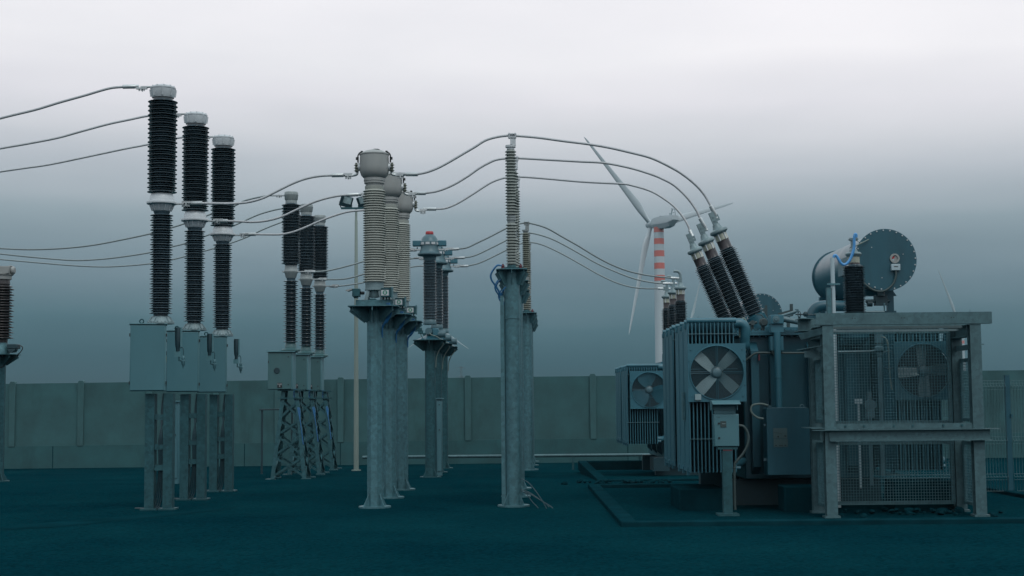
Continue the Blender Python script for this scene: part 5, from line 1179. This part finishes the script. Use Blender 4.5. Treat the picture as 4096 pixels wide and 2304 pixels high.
def kiosk(px0, px1, pyt, Y, label, mt='cabinet', dx=.3):
    p0, p1 = W(px0, pyt, Y), W(px1, pyt, Y); zg = gz(p0.x, Y); w_ = p1.x - p0.x; x = (p0.x + p1.x) / 2
    t = empty('marshalling_cabinet', label, 'cabinet', (x, Y, zg), None); H = p0.z - zg
    m = MB(); m.b2(-w_ / 2, w_ / 2, 0, dx, 0, H); b = m.build('body', mt, t, bevel=.008)
    m = MB(); m.b2(-w_ / 2 + .02, w_ / 2 - .02, -.018, -.001, .12, H - .06); m.build('door', mt, b, bevel=.005)
    m = MB(); m.b2(-w_ / 2 - .03, w_ / 2 + .03, -.04, dx + .03, H + .002, H + .03); m.build('roof', mt, t, bevel=.005)
    m = MB(); m.cyl((w_ / 2 - .07, -.019, H * .6), (w_ / 2 - .07, -.04, H * .6), .015, seg=8); m.cyl((0, -.019, H - .14), (0, -.024, H - .14), .015, seg=8); m.each('lock', 'black', b)
    return t
kiosk(686, 716, 1609, 30.5, 'slim grey marshalling cabinet between the first two tall breakers, near the ground')
kiosk(1524, 1568, 1567, 26.2, 'pale box cabinet fixed between the fat grey poles, low down', 'box_light', .12)
kiosk(1745, 1768, 1597, 36.0, 'narrow pale cabinet beside the dark current transformer pole', 'box_light', .12)
def portal():
    Y = 40.0; p0, p1 = W(1043, 1642, Y), W(1100, 1642, Y); zg = gz(p0.x, Y); t = empty('steel_portal', 'low dark steel frame standing left of the lattice legs, before the wall', 'frame', (p0.x, Y, zg)); H = p0.z - zg; w_ = p1.x - p0.x + .5
    m = MB(); m.b2(-.05, w_ + .05, 0, .4, H, H + .04); m.build('top', 'dark_steel', t)
    for x in (0, w_ - .05):
        m = MB(); m.b2(x, x + .05, .03, .09, 0, H - .001); m.build('leg', 'dark_steel', t)
portal()
# conduit tails at the arrester and transformer pole feet
def tails(px, Y, label, mt='trafo_dark'):
    x = W(px, 1900, Y).x; m = MB()
    for k in range(4):
        a = random.uniform(0, .45); q_ = random.uniform(-.25, .25); h_ = random.uniform(.12, .42); m.tube(cat_rom([(.10, -.08 + q_ * .3, h_ * 1.1 + .1), (.18 + a * .3, -.12 + q_ * .5, h_ + .06), (.26 + a * .8, -.2 + q_, h_ * .6), (.34 + a, -.3 + q_, .0), (.35 + a, -.32 + q_, -.1)]), random.uniform(.007, .011), 6)
    o = m.build('cable_tails', mt); o.location = (x, Y, gz(x, Y)); tag(o, label, 'cables')
tails(2060, 22.6, 'bunch of dark cable tails curving into the ground at the nearest arrester foot')
def rubble(px, Y, label):
    x = W(px, 1950, Y).x; m = MB()
    for k in range(40):
        c = Vector((random.gauss(0, .5), random.gauss(0, .3), random.uniform(0, .05))); s = random.uniform(.03, .09)
        m.lathe([(0, -s * .6), (s * random.uniform(.7, 1), -s * .2), (s * random.uniform(.6, .9), s * .35), (0, s * random.uniform(.4, .7))], c, (random.uniform(-.5, .5), random.uniform(-.5, .5), 1), 6)
    o = m.build('stones', 'concrete_dark'); o.location = (x, Y, gz(x, Y)); tag(o, label, 'stones', kind='stuff')
rubble(3650, 20.6, 'scattered stones on the ground inside the cage')
rubble(2500, 28.6, 'scattered stones between the two pits')

# ------------------------------------------------------------------ misty air
def haze():
    m = bpy.data.materials.new('haze'); m.use_nodes = True; t = m.node_tree; t.nodes.clear()
    o = t.nodes.new('ShaderNodeOutputMaterial'); v = t.nodes.new('ShaderNodeVolumePrincipled')
    v.inputs['Density'].default_value = HAZE; v.inputs['Color'].default_value = (.50, .74, .82, 1); v.inputs['Anisotropy'].default_value = 0.0
    t.links.new(v.outputs[0], o.inputs['Volume']); MT['haze'] = m
    b = MB(); b.b2(-1600, 1600, -60, 1900, -2.6, 128); tag(b.build('haze', 'haze'), kind='stuff')
HAZE = 0.00019
haze()
